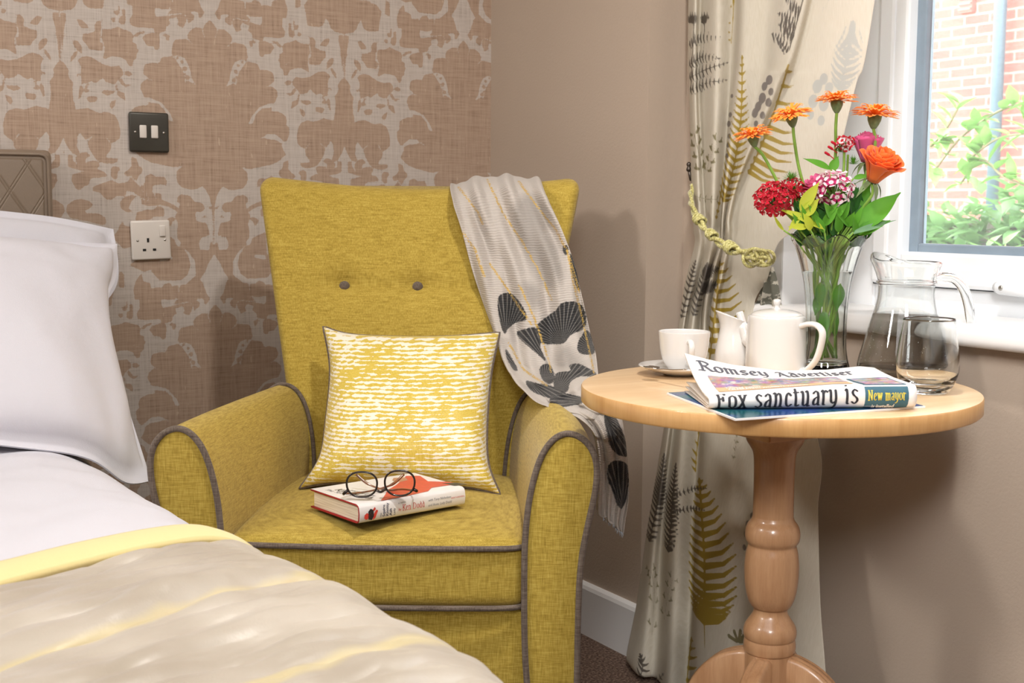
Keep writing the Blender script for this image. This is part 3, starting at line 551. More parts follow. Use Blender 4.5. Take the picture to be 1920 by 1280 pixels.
# pillows: Coons patch between four edge curves, puffed both ways
def puff(name, m, top, bot, lef, rig, N, T, nu=48, nv=40, flange=0.0, wr=0.0, seed=1, attr=None, pw=0.42):
    top, bot, lef, rig = [[np.array(q, float) for q in crv(c, 8)] for c in (top, bot, lef, rig)]
    def at(c, t): f = t*(len(c)-1); i = min(int(f), len(c)-2); return c[i]*(1-f+i)+c[i+1]*(f-i)
    N = np.array(N, float); N /= np.linalg.norm(N)
    def base(u, v):
        a = at(top, u)*(1-v)+at(bot, u)*v+at(lef, v)*(1-u)+at(rig, v)*u
        return a-(at(top, 0)*(1-u)*(1-v)+at(top, 1)*u*(1-v)+at(bot, 0)*(1-u)*v+at(bot, 1)*u*v)
    def gap(u, v):
        fu = max(0, 1-abs(2*u-1)/(1-flange)); fv = max(0, 1-abs(2*v-1)/(1-flange)); fu, fv = min(1, fu), min(1, fv)
        return T*((1-(1-fu)**2.2)*(1-(1-fv)**2.2))**pw
    A = []; B_ = []
    for j in range(nv+1):
        v = (1-cos(pi*j/nv))/2; ra = []; rb = []
        for i in range(nu+1):
            u = (1-cos(pi*i/nu))/2; p = base(u, v); g = gap(u, v); e = min(u, 1-u, v, 1-v)
            k = wr*(noise.noise(Vector((u*5, v*3, seed)))+0.5*noise.noise(Vector((u*11, v*9, seed+3))))*min(1, e*8)
            k += wr*1.2*math.exp(-min((u-.02)**2+(v-.98)**2, (u-.98)**2+(v-.98)**2, (u-.98)**2+(v-.02)**2)/0.02)*sin(14*(u+v)+seed)*min(1, e*12)
            ra.append(p+N*(g+0.002+k)); rb.append(p-N*(g*0.75+0.002-k*0.3))
        A.append(ra); B_.append(rb)
    mb = MB(); mb.grid(A); mb.grid(B_, flip=True); n = nu+1
    rim = [j for j in range(n)]+[k*n+nu for k in range(1, nv+1)]+[nv*n+j for j in range(nu-1, -1, -1)]+[k*n for k in range(nv-1, 0, -1)]; o_ = (nu+1)*(nv+1)
    for a, b2 in zip(rim, rim[1:]+rim[:1]): mb.F.append((a, b2, b2+o_, a+o_))
    ob = mb.obj(name, m); return ob, base
q = lambda px, py, Y: on(px, py, 1, Y)
p2, _ = puff('pillow', M_cot, [(-1.86, -0.10, 0.93), (-1.4, -0.12, 0.975), q(60, 402, -0.13), q(212, 430, -0.13)], [(-1.86, -0.30, 0.62), (-1.4, -0.31, 0.62), (-1.07, -0.30, 0.63)],
     [(-1.86, -0.10, 0.93), (-1.86, -0.20, 0.78), (-1.86, -0.30, 0.62)], [q(212, 430, -0.13), q(220, 530, -0.18), (-1.05, -0.22, 0.74), (-1.07, -0.30, 0.63)], (0.1, -0.9, 0.42), 0.045, flange=0.12, wr=0.008, seed=2)
props(p2, 'white pillow at the back, leaning on the headboard behind the front pillow', 'pillow', 'white pillows on the bed')
BRp = q(283, 902, -0.66)
p1, _ = puff('pillow', M_cot, [(-1.86, -0.25, 0.90), (-1.5, -0.27, 0.93), q(60, 452, -0.29), q(219, 458, -0.27)], [(-1.86, -0.66, 0.63), (-1.5, -0.68, 0.632), q(60, 842, -0.68), q(170, 862, -0.68), q(235, 905, -0.67), BRp],
     [(-1.86, -0.25, 0.90), (-1.86, -0.45, 0.78), (-1.86, -0.66, 0.63)], [q(219, 458, -0.27), q(217, 520, -0.30), q(203, 560, -0.34), q(207, 650, -0.42), q(238, 760, -0.54), BRp], (0.25, -0.8, 0.60), 0.085, flange=0.10, wr=0.011, seed=5)
props(p1, 'large white pillow in front, its corner drooping over the edge of the bed', 'pillow', 'white pillows on the bed')

# ------------------------------------------------------------------ scatter cushion on the chair
def cushmat():
    t = MT('yellow_cushion_fabric'); c = t.n.new('ShaderNodeTexCoord'); sp = t.n.new('ShaderNodeSeparateXYZ'); t.l.new(c.outputs['Object'], sp.inputs[0])
    wob = t.math('MULTIPLY', t.math('SUBTRACT', t.noise(45, 2), 0.5), 0.0045); zz = t.math('MULTIPLY', t.math('ADD', sp.outputs['Z'], wob), 1/0.0072)
    tri = t.math('ABSOLUTE', t.math('SUBTRACT', t.math('FRACT', zz), 0.5))
    big = t.noise(9, 2, 0.6, sc=(0.8, 1, 1.4)); blk = t.noise(110, 1, 0.5, sc=(0.5, 1, 0.8)); fine = t.noise(420, 2)
    w_ = t.math('ADD', t.math('MULTIPLY', t.math('SUBTRACT', big, 0.5), 1.1), t.math('ADD', t.math('MULTIPLY', t.math('SUBTRACT', blk, 0.5), 1.1), t.math('MULTIPLY', t.math('SUBTRACT', fine, 0.5), 0.35)))
    f = t.ramp(t.math('ADD', tri, w_), (0.30, 0.0), (0.34, 1.0))
    a, b_ = threads(t, 700, 700); y_ = t.ramp(a, (0.4, srgb(206, 178, 60)), (0.6, srgb(222, 198, 88)))
    t.set(color=t.mix(f, y_, srgb(244, 238, 220)), rough=0.5, sheen=0.35, spec=0.5); t.bump(t.math('ADD', f, a), 0.2, 0.0008); return t.m
M_cush = cushmat()
TL, TR = dep(607, 613, 2.50), dep(936, 624, 2.50); BL, BR = dep(563, 915, 2.30), dep(937, 926, 2.28)
tp = [TL, dep(660, 628, 2.49), dep(780, 633, 2.485), dep(870, 630, 2.49), TR]; bt = [BL, dep(620, 905, 2.29), dep(750, 905, 2.29), dep(870, 912, 2.285), BR]
lf = [TL, dep(620, 690, 2.45), dep(612, 790, 2.38), dep(600, 860, 2.33), BL]; rg = [TR, dep(920, 700, 2.45), dep(912, 800, 2.36), dep(915, 870, 2.31), BR]
NC = -FH*0.92+np.array([0, 0, 0.38])
cu, cb = puff('scatter_cushion', M_cush, tp, bt, lf, rg, NC, 0.072, nu=60, nv=60, wr=0.006, seed=8, pw=0.55)
props(cu, 'yellow and cream patterned square scatter cushion with grey piping leaning on the armchair back', 'cushion')
pts = [cb(i/24, 0) for i in range(24)]+[cb(1, i/24) for i in range(24)]+[cb(1-i/24, 1) for i in range(24)]+[cb(0, 1-i/24) for i in range(24)]
MB().tube(pts, 0.0036, 8, closed=True).obj('cushion_piping', M_pipe2, cu)
# ------------------------------------------------------------------ pedestal table
def wood(name, lo, hi, ax='x', rough=0.35, sc=1.0):
    t = MT(name); s = {'x': (1.2, 14, 14), 'z': (14, 14, 1.2), 'y': (14, 1.2, 14)}[ax]
    n = t.noise(3.0*sc, 5, 0.62, sc=s); n2 = t.noise(30*sc, 3, 0.6, sc=s); k = t.noise(2.4, 1)
    f = t.math('ADD', t.math('MULTIPLY', n, 0.65), t.math('ADD', t.math('MULTIPLY', n2, 0.2), t.math('MULTIPLY', k, 0.15)))
    t.set(color=t.ramp(f, (0.36, lo), (0.62, hi)), rough=rough, spec=0.5, coat=0.25); t.bump(n2, 0.06, 0.0005); return t.m
M_top = wood('pale_beech_tabletop', srgb(214, 178, 134), srgb(230, 200, 160), 'x', 0.38, 0.8)
M_edge = wood('beech_edge_band', srgb(196, 146, 88), srgb(216, 170, 112), 'z', 0.4)
M_col = wood('beech_pedestal', srgb(168, 124, 88), srgb(194, 152, 114), 'z', 0.28)
M_ply = wood('plywood_plate', srgb(180, 130, 80), srgb(206, 160, 110), 'x', 0.5)
TX, TY, TR_ = -0.2848, -1.3676, 0.300
tab = thing('pedestal_table', 'round pale beech pedestal table with a turned column by the window', 'table', (TX, TY, 0))
MB().lathe([(0.0, 0.71), (0.2, 0.71), (TR_-0.004, 0.71), (TR_-0.0012, 0.7092)], 160).lathe([(0, 0.6835), (TR_-0.003, 0.6835)], 160).obj('tabletop', M_top, tab, world=False)
MB().lathe([(TR_-0.0012, 0.7092), (TR_, 0.707), (TR_, 0.6865), (TR_-0.003, 0.6835)], 160).obj('edge_band', M_edge, bpy.data.objects['tabletop'], world=False)
a0 = radians(-2); hs = 0.080
pl = prism([(hs*1.414*cos(a0+pi/4+k*pi/2), hs*1.414*sin(a0+pi/4+k*pi/2)) for k in range(4)], 0.641, 0.683, 0.002); bmobj('mounting_plate', pl, M_ply, tab, world=False)
pr = [(0.043, 0.6425), (0.042, 0.637), (0.0445, 0.632), (0.0435, 0.625), (0.0385, 0.617), (0.034, 0.609), (0.0322, 0.600), (0.0315, 0.588), (0.0310, 0.56), (0.0312, 0.513), (0.0316, 0.506), (0.034, 0.500), (0.0385, 0.494), (0.0415, 0.486), (0.0423, 0.477), (0.0410, 0.469), (0.0375, 0.463), (0.0372, 0.460), (0.0385, 0.455), (0.0402, 0.448), (0.0415, 0.436), (0.0420, 0.424), (0.0415, 0.408), (0.0395, 0.39), (0.0355, 0.374), (0.0300, 0.3635), (0.0270, 0.3615), (0.0262, 0.357), (0.0272, 0.352), (0.0300, 0.347), (0.0340, 0.341), (0.0385, 0.334), (0.0410, 0.326), (0.0412, 0.320), (0.0400, 0.3145), (0.0388, 0.3125), (0.0396, 0.309), (0.0405, 0.302), (0.0398, 0.294), (0.0385, 0.291), (0.0380, 0.288), (0.0380, 0.10)]
pr2 = [tuple(q_) for q_ in crv(pr, 3)]; pr2 = pr2[::-1]
MB().lathe(pr2, 64, cap0=True, cap1=True).obj('pedestal', M_col, tab, world=False)
# curved feet
OUT = crv([(0.020, 0.288), (0.045, 0.289), (0.085, 0.272), (0.120, 0.236), (0.145, 0.185), (0.170, 0.130), (0.205, 0.080), (0.250, 0.045), (0.290, 0.028)], 5)
INN = crv([(0.290, 0.0), (0.235, 0.0), (0.190, 0.018), (0.150, 0.045), (0.110, 0.075), (0.060, 0.088), (0.020, 0.090)], 4)
def foot(az):
    P = [tuple(q_) for q_ in OUT]+[tuple(q_) for q_ in INN]; n = len(P); mb = MB(); T = 0.017; prof = [(-T, 0.008), (-T+0.003, 0.003), (-T+0.007, 0.0), (-T+0.010, 0.003), (-T+0.012, 0.001), (0, 0.0), (T-0.012, 0.001), (T-0.010, 0.003), (T-0.007, 0.0), (T-0.003, 0.003), (T, 0.008)]
    cx, cz = 0.11, 0.12; rings = []
    for t, ins in prof:
        r = []
        for i, (x, z) in enumerate(P):
            a = P[i-1]; b_ = P[(i+1) % n]; tx, tz = b_[0]-a[0], b_[1]-a[1]; L = math.hypot(tx, tz) or 1; k = ins if 0 < i < len(OUT) else 0
            r.append((x-(-tz/L)*k*-1*-1 if False else x+(tz/L)*k, t, z-(tx/L)*k))
        rings.append(r)
    mb.grid(rings, closed_u=True); mb.F.append(tuple(range(n-1, -1, -1))); mb.F.append(tuple((len(prof)-1)*n+i for i in range(n)))
    ca, sa = cos(az), sin(az); mb.V = [(x*ca-y*sa, x*sa+y*ca, z) for x, y, z in mb.V]
    return mb.obj('leg', M_col, tab, world=False)
az0 = math.atan2(RH[1]*0.86-FH[1]*0.51, RH[0]*0.86-FH[0]*0.51)
for k in range(4): foot(az0+k*pi/2)
# ------------------------------------------------------------------ curtain with fern prints
def yz(px, py, X=0.03): h = on(px, py, 0, X); return (h[1], h[2])
LV = [0, 160, 320, 400, 432, 458, 520, 600, 820, 960, 1130, 1290]
CX = [[1291, 1303, 1315, 1345, 1376, 1395, 1444, 1475, 1507, 1525, 1560, 1600, 1640],
      [1293, 1303, 1313, 1342, 1369, 1385, 1425, 1442, 1456, 1475, 1520, 1565, 1605],
      [1297, 1307, 1318, 1338, 1357, 1364, 1380, 1386, 1390, 1402, 1455, 1510, 1562],
      [1300, 1310, 1322, 1336, 1351, 1356, 1362, 1366, 1369, 1380, 1425, 1474, 1522],
      [1301, 1311, 1322, 1335, 1349, 1354, 1359, 1363, 1367, 1377, 1410, 1450, 1490],
      [1302, 1312, 1323, 1335, 1348, 1352, 1357, 1361, 1366, 1375, 1400, 1428, 1457],
      [1288, 1300, 1311, 1322, 1328, 1336, 1346, 1350, 1353, 1362, 1390, 1418, 1440],
      [1275, 1282, 1287, 1300, 1313, 1322, 1331, 1336, 1342, 1355, 1378, 1400, 1418],
      [1243, 1252, 1262, 1280, 1310, 1316, 1325, 1345, 1370, 1400, 1440, 1490, 1531],
      [1219, 1232, 1245, 1270, 1301, 1308, 1318, 1340, 1370, 1400, 1440, 1490, 1533],
      [1195, 1215, 1236, 1262, 1294, 1302, 1312, 1335, 1365, 1400, 1440, 1490, 1538],
      [1176, 1200, 1228, 1255, 1288, 1297, 1308, 1330, 1365, 1400, 1445, 1500, 1550]]
DX_ = [0.020, -0.008, 0.014, -0.010, 0.028, -0.006, 0.018, -0.012, -0.020, 0.004, -0.003, 0.0, 0.010]
def build_curtain():
    rows = []
    for k, py in enumerate(LV):
        base = 0.045 if py <= 600 else 0.045-0.115*(py-600)/690; amp = 1.0 if py != 458 else 0.6
        if py in (400, 432, 458): base -= 0.004
        d = list(DX_)
        if py >= 820: d[5] = 0.0; d[6] = -0.016; d[7] = -0.022; d[8] = -0.018
        rows.append([on(x, py, 0, base+dx*amp) for x, dx in zip(CX[k], d)])
    top = [np.array([p[0], p[1], 0])+np.array([0, (p[1]-rows[1][i][1])/(p[2]-rows[1][i][2])*(2.25-p[2])*0.6, 2.25]) for i, p in enumerate(rows[0])]
    bot = [np.array([p[0], p[1], 0.012]) for p in rows[-1]]
    for p in rows[-1]:
        if p[2] < 0.035: p[2] = 0.035
    rows = [top]+rows+[bot]
    R = np.array(rows)                                   # level x column x 3
    cols = np.array(crv([R[:, j] for j in range(R.shape[1])], 20))    # (145, levels, 3)
    A = np.array(crv([cols[:, i] for i in range(cols.shape[1])], 40))  # rows (361,145,3)
    for i in range(A.shape[0]):
        for j in range(A.shape[1]):
            p = A[i, j]; A[i, j, 0] += 0.003*noise.noise(Vector((p[1]*14, p[2]*5, 1.7)))
    return A
CA = build_curtain()
def feather(st, wl, wr, n, r=1.8, ang=0.8, tipw=0.3, curve=0.25):
    r = r*1.35 if r > 2.1 else max(1.9, r*1.25)
    """a fern frond: list of (polyline, r0, r1), in millimetres of (y, z); st in photo positions"""
    P = crv([np.array(yz(*q))*1000 for q in st], 10); out = [(P, r*0.5, r*0.4)]; N = len(P)-1; up = P[0][1] > P[-1][1]
    sc = 0.86
    for k in range(n):
        t = (k+0.6)/n; f = t*N; i = min(int(f), N-1); p = P[i]+(P[i+1]-P[i])*(f-i); d = P[i]-P[i+1]; d = d/(np.linalg.norm(d)+1e-9)     # towards the tip (first point)
        env = min(1, (t/0.55)**0.8)*(1 if t < 0.8 else 1-(t-0.8)*1.6)
        for sg, wd in ((-1, wl), (1, wr)):
            if wd <= 0: continue
            nn = np.array([-d[1], d[0]])*sg; L = wd*sc*env; a = d*cos(ang)+nn*sin(ang)*2.4; e1 = p+a*L*0.55; e2 = p+a*L*0.9+d*L*curve
            rr = r*(0.75+0.4*env); out.append(([p, e1, e2], rr, rr*0.25))
    return out
def blob(c, r): q = np.array(yz(*c))*1000; return ([q, q+0.01], r, r)
def twig(st, n, L, r=2.0):
    P = crv([np.array(yz(*q))*1000 for q in st], 8); out = [(P, 0.7, 0.5)]; N = len(P)-1
    for k in range(n):
        t = (k+0.4)/n; i = min(int(t*N), N-1); p = P[i]; d = P[i]-P[i+1]; d = d/(np.linalg.norm(d)+1e-9)
        for sg in (1, -1):
            nn = np.array([-d[1], d[0]])*sg; a = d*0.55+nn*1.2; out.append(([p+a*L*0.3, p+a*L*0.75], r, r*0.7))
            if L > 9: out.append(([p+a*L*0.5, p+a*L*0.5+d*L*0.55], r*0.8, r*0.5))
    return out
MUS = feather([(1392, 104), (1391, 180), (1386, 250), (1373, 320), (1356, 378)], 22, 22, 20, 2.6)
MUS += feather([(1478, 122), (1448, 220), (1425, 280), (1404, 325)], 4, 52, 11, 3.4, 1.15)
MUS += feather([(1350, 490), (1344, 560), (1335, 640), (1326, 720)], 10, 58, 13, 3.6, 1.0, curve=0.35)
MUS += feather([(1312, 898), (1316, 960), (1321, 1040), (1322, 1120), (1321, 1168)], 34, 62, 17, 5.0, 1.0, curve=0.30)
MUS += [([np.array(yz(1321, 1160))*1000, np.array(yz(1322, 1215))*1000], 1.6, 1.0)]
MUS += feather([(1377, -20), (1375, 30), (1371, 82)], 12, 4, 7, 2.0)+feather([(1312, 805), (1306, 850), (1304, 885)], 14, 2, 5, 2.4)
MUS += feather([(1297, 1195), (1292, 1240), (1286, 1300)], 0, 22, 6, 3.0)+feather([(1356, 330), (1348, 380), (1342, 410)], 3, 3, 5, 2.2)
GRY = []
for st in ([(1293, 84), (1320, 70), (1358, 72)], [(1293, 122), (1318, 106), (1350, 110)], [(1293, 146), (1325, 130), (1365, 117)], [(1294, 170), (1325, 156), (1363, 150)], [(1293, 44), (1299, 34), (1306, 36)], [(1318, 44), (1322, 33), (1330, 36)]):
    GRY += feather(st[::-1], 9, 9, 11, 1.5, 1.0)
GRY += [([np.array(yz(1303, 30))*1000, np.array(yz(1299, 100))*1000, np.array(yz(1296, 172))*1000], 1.0, 1.0), ([np.array(yz(1322, 34))*1000, np.array(yz(1317, 172))*1000], 0.9, 0.9)]
for st in ([(1445, 60), (1460, 76), (1477, 98)], [(1458, 22), (1472, 34), (1490, 50)], [(1460, 44), (1474, 58), (1488, 72)], [(1474, 0), (1486, 12), (1500, 25)]): GRY += feather(st, 7, 9, 8, 2.0, 1.0)
GRY += [([np.array(yz(1510, -15))*1000, np.array(yz(1480, 95))*1000], 1.6, 1.4)]
for st in ([(1305, 488), (1294, 530), (1278, 596)], [(1327, 492), (1316, 535), (1300, 592)], [(1347, 503), (1330, 508), (1318, 515)], [(1346, 533), (1328, 536), (1315, 545)]): GRY += feather(st, 11, 11, 12, 1.9, 0.8)
for st in ([(1246, 850), (1240, 900), (1232, 950), (1218, 1015)], [(1268, 868), (1263, 920), (1259, 975), (1254, 1035)]): GRY += feather(st, 20, 22, 20, 2.4, 0.7)
for st in ([(1326, 915), (1300, 916), (1268, 928)], [(1322, 956), (1298, 953), (1268, 958)]): GRY += feather(st, 6, 6, 10, 1.9)
GRY += feather([(1200, 1225), (1205, 1250), (1195, 1290)], 14, 18, 8, 2.4)+feather([(1245, 1262), (1232, 1280), (1225, 1300)], 10, 10, 6, 2)
LIL = [blob(*b_) for b_ in (((1443, 150), 9), ((1434, 162), 8), ((1446, 172), 7), ((1430, 184), 10), ((1441, 192), 8), ((1422, 200), 9), ((1416, 212), 9), ((1430, 216), 7), ((1418, 232), 6))]
LIL += [blob(*b_) for b_ in (((1373, 180), 4), ((1370, 215), 5), ((1367, 232), 6), ((1368, 255), 5), ((1366, 272), 5), ((1364, 292), 5))]
LIL += [blob(*b_) for b_ in (((1412, 968), 8), ((1404, 984), 9), ((1418, 996), 9), ((1400, 1002), 8), ((1410, 1020), 10), ((1396, 1026), 6), ((1420, 1034), 8), ((1412, 1050), 9), ((1406, 1072), 7), ((1418, 1082), 6))]
LIL += [([np.array(yz(1412, 960))*1000, np.array(yz(1416, 1105))*1000], 1.5, 1.0)]
TAU = twig([(1302, 250), (1310, 290), (1316, 330)], 4, 20, 3.0)+twig([(1345, 262), (1332, 300), (1322, 328)], 4, 16, 2.6)+twig([(1345, 374), (1325, 373), (1305, 368)], 4, 8, 1.4)
TAU += twig([(1221, 1068), (1226, 1110), (1222, 1190)], 5, 20, 2.2)+twig([(1262, 1085), (1252, 1120), (1245, 1170)], 4, 20, 2.2)+twig([(1382, 815), (1379, 840), (1374, 866)], 4, 7, 1.6)
TAU += [([np.array(yz(1384+3*cos(a), 1204-3*abs(sin(a))))*1000, np.array(yz(1384+20*cos(a), 1202-20*sin(a)))*1000], 3.2, 4.4) for a in (0.15, 0.75, 1.35, 1.95, 2.6)]
FNT = feather([(1600, 40), (1590, 100), (1575, 170)], 26, 26, 12, 3.0)+[blob(*b_) for b_ in (((1545, 148), 10), ((1533, 162), 12), ((1555, 165), 10), ((1525, 190), 12), ((1545, 196), 12), ((1520, 215), 9), ((1540, 226), 9))]  # prints paled in colour to imitate daylight coming through the cloth
FNT += twig([(1556, 0), (1550, 12), (1543, 26)], 3, 7, 1.2)
def eval_caps(Y, Z, L):
    d = np.full(Y.shape, -80.0)
    for P, r0, r1 in L:
        P = [tuple(q) for q in P]; xs = [q[0] for q in P]; zs = [q[1] for q in P]; m = (Y > min(xs)-25) & (Y < max(xs)+25) & (Z > min(zs)-25) & (Z < max(zs)+25)
        if m.any(): d[m] = np.maximum(d[m], sd_line(Y[m], Z[m], P, r0, r1))
    return d
def curtain_mat():
    t = MT('fern_print_curtain'); a, b_ = threads(t, 800, 800, ('y', 'z')); n = t.math('MULTIPLY', t.math('SUBTRACT', t.noise(300, 2), 0.5), 1.6)
    base = t.ramp(a, (0.3, srgb(228, 221, 204)), (0.7, srgb(239, 233, 219)))
    for at_, c in (('pf', srgb(205, 206, 200)), ('pt', srgb(150, 142, 104)), ('pl', srgb(150, 142, 136)), ('pm', srgb(186, 160, 58)), ('pg', srgb(112, 104, 94))):
        base = t.mix(t.ramp(t.math('MULTIPLY_ADD', t.math('ADD', t.attr(at_), n), 0.8, 0.5), (0, 0.0), (1, 1.0)), base, c)
    t.set(color=base, rough=0.9, spec=0.15); t.bump(a, 0.1, 0.0005); t.translucent(0.5, t.mix(0.6, base, srgb(250, 250, 252))); return t.m
M_curt = curtain_mat()
cm = MB().grid([list(r) for r in CA]); cur = cm.obj('curtain', M_curt)
props(cur, 'cream curtain printed with mustard and grey ferns, tied back beside the window', 'curtain')
Vc = CA.reshape(-1, 3); _d = Vc-CAMO; Vc = (CAMO+_d*((0.03-CAMO[0])/_d[:, :1]))*1000      # prints laid flat onto the hanging cloth
for nm, L in (('pm', MUS), ('pg', GRY), ('pl', LIL), ('pt', TAU), ('pf', FNT)): fattr(cur, nm, eval_caps(Vc[:, 1], Vc[:, 2], L))
solidify(cur, 0.0015, 0)
# grey printed lining that shows behind the leading edge, below the tie
T0 = [on(x, y, 0, 0.055) for x, y in ((1437, 500), (1444, 500), (1450, 500))]; T1 = [on(x, y, 0, 0.06) for x, y in ((1424, 550), (1440, 550), (1458, 550))]; T2 = [on(x, y, 0, 0.065) for x, y in ((1412, 600), (1440, 600), (1468, 600))]; T3 = [on(x, y, 0, 0.03) for x, y in ((1400, 800), (1450, 800), (1520, 800))]
LA = np.array(crv([np.array(crv([np.array(r_) for r_ in T], 10)) for T in (T0, T1, T2, T3)], 10))
for i in range(LA.shape[0]):
    for j in range(LA.shape[1]): LA[i, j, 0] += 0.006*sin(j*0.7)*min(1, i/6)
def lining_mat():
    t = MT('grey_printed_lining'); n = t.noise(38, 3, 0.6, sc=(1, 1, 1.6)); c = t.ramp(n, (0.45, srgb(214, 210, 196)), (0.5, srgb(120, 120, 108))); t.set(color=c, rough=0.8); t.translucent(0.3, c); return t.m
lo = MB().grid([list(r) for r in LA]).obj('curtain_lining', lining_mat(), cur); lo['label'] = 'grey printed underside of the folded leading edge'
# tie back rope and its wall hook
M_rope = MT('lime_green_cord'); _a = M_rope.noise(260, 2, 0.5, sc=(1, 1, 1.0)); M_rope.set(color=M_rope.ramp(_a, (0.35, srgb(150, 142, 62)), (0.65, srgb(216, 210, 146))), rough=0.55, sheen=0.4); M_rope.bump(_a, 0.6, 0.0012); M_rope = M_rope.m
M_iron = flat('dark_pewter_metal', srgb(84, 76, 70), 0.35, 0.1, 40, metal=0.85)
RP = [(1299, 352), (1297, 372), (1301, 392), (1312, 412), (1328, 436), (1346, 452), (1370, 465), (1395, 474), (1420, 482), (1440, 484)]
def rp(px, py, X=-0.022): return on(px, py, 0, X)
rope = MB(); xs_ = [0.06, 0.03, 0.0, -0.012, -0.02, -0.024, -0.026, -0.026, -0.022, -0.016]
Pm = crv([rp(a, b_, c) for (a, b_), c in zip(RP, xs_)], 10)
for ph in (0, pi): rope.tube([np.array(q)+np.array([0.003*sin(k*0.30+ph)-0.003, 0.0, 0.0056*cos(k*0.30+ph)]) for k, q in enumerate(Pm)], 0.0042, 10)
rope_o = rope.obj('curtain_tieback', M_rope); props(rope_o, 'knotted lime green cord tieback around the fern curtain', 'tieback')
def knot(px, py, X, s, seed, label=None):
    r = random.Random(seed); c = rp(px, py, X); mb = MB()
    for k in range(5):
        t0 = -0.5+k*0.25; d = np.array([0, -0.89, -0.40]); e = np.array([0, 0.40, -0.89]); L = []
        for i in range(20):
            a = 2*pi*i/20; L.append(c+d*s*t0*0.9+e*s*0.62*sin(a)*(1-0.3*abs(t0))+np.array([-1, 0, 0])*s*0.62*cos(a)+d*s*0.18*sin(a+k))
        mb.tube(L, s*0.17, 8, closed=True)
    return mb.obj('knot', M_rope, rope_o)
knot(1311, 412, -0.016, 0.016, 1); knot(1334, 440, -0.026, 0.015, 2); knot(1370, 465, -0.032, 0.018, 3)
kb = MB()                                            # decorative knot at the end
for k, (dx, dy, rx, ry) in enumerate(((0, 0, 17, 15), (12, 4, 16, 13), (-8, 3, 14, 16), (24, 2, 13, 13), (6, -4, 20, 9), (16, 9, 16, 8))):
    kb.tube([rp(1415+dx+rx*cos(2*pi*i/28), 481+dy+ry*sin(2*pi*i/28), -0.026-0.006*sin(2*pi*i/14+k)) for i in range(28)], 0.0032, 8, closed=True)
kb.obj('ornamental_knot', M_rope, rope_o)
hk = MB(); hp = rp(1297, 322, 0.07)
hk.tube([(0.10, hp[1], hp[2]-0.02), (0.085, hp[1], hp[2]-0.022), (0.068, hp[1], hp[2]-0.016), (0.062, hp[1], hp[2]+0.004)], [0.004, 0.0035, 0.0035, 0.003], 10)
hk.lathe([(0, -0.004), (0.004, -0.003), (0.0055, 0.0), (0.0045, 0.004), (0.003, 0.006), (0.0048, 0.009), (0.0048, 0.013), (0.002, 0.016), (0, 0.0165)], 18, (0.062, hp[1]))
for i in range(len(hk.V)-9*18, len(hk.V)): x, y, z = hk.V[i]; hk.V[i] = (x, y, z+hp[2]+0.004)
props(hk.obj('tieback_hook', M_iron), 'small dark metal tieback hook on the wall holding the green cord', 'hook')

# ------------------------------------------------------------------ scarf over the chair
def back_dep(px, py, off=0.012):
    Z = 2.62
    for _ in range(8):
        P = dep(px, py, Z); l = chl(P); y = back_y(max(-back_w(l[2]), min(back_w(l[2]), l[0])), min(l[2], 1.03)); Pn = chw(l[0], y-off, l[2]); Z += ((Pn-CAMO)@FH-Z)*0.7
    return Z
def T(q): return 820+q[0]/1.803, 310+q[1]/1.803
SR = [ # rows of photo positions with depth; None = lie on the back rest
 ([(850, 352), (880, 342), (925, 334), (965, 332), (1003, 342)], [2.79]*5),
 ([(845, 350), (878, 338), (925, 331), (968, 332), (1012, 337)], [2.735, 2.73, 2.72, 2.71, 2.70]),
 ([(848, 372), (884, 362), (930, 356), (978, 358), (1024, 368)], None),
 ([(866, 430), (905, 432), (950, 430), (1005, 430), (1052, 428)], None),
 ([(884, 500), (925, 500), (975, 500), (1030, 498), (1076, 492)], None),
 ([(903, 560), (945, 565), (995, 566), (1048, 560), (1091, 556)], None),
 ([(926, 622), (962, 630), (1010, 634), (1062, 628), (1104, 616)], None),
 ([(944, 676), (976, 684), (1020, 688), (1072, 680), (1116, 664)], [2.47, 2.47, 2.46, 2.45, 2.44]),
 ([(966, 712), (1000, 722), (1040, 722), (1085, 712), (1119, 696)], [2.40, 2.39, 2.38, 2.37, 2.37]),
 ([(996, 742), (1026, 750), (1060, 748), (1096, 736), (1122, 722)], [2.34, 2.33, 2.32, 2.31, 2.32]),
 ([(1040, 766), (1062, 768), (1085, 764), (1112, 756), (1138, 748)], [2.28, 2.27, 2.26, 2.26, 2.28]),
 ([(1085, 782), (1100, 784), (1118, 780), (1142, 774), (1160, 768)], [2.22, 2.22, 2.22, 2.23, 2.25]),
 ([(1112, 815), (1124, 822), (1138, 824), (1155, 818), (1170, 808)], [2.20, 2.20, 2.19, 2.20, 2.22]),
 ([(1120, 880), (1132, 885), (1146, 886), (1162, 880), (1177, 868)], [2.20]*5),
 ([(1118, 940), (1132, 942), (1146, 944), (1162, 938), (1178, 925)], [2.20]*5),
 ([(1122, 962), (1136, 970), (1148, 978), (1160, 978), (1172, 968)], [2.20]*5),
 ([(1135, 966), (1146, 976), (1155, 986), (1163, 994), (1168, 996)], [2.20]*5)]
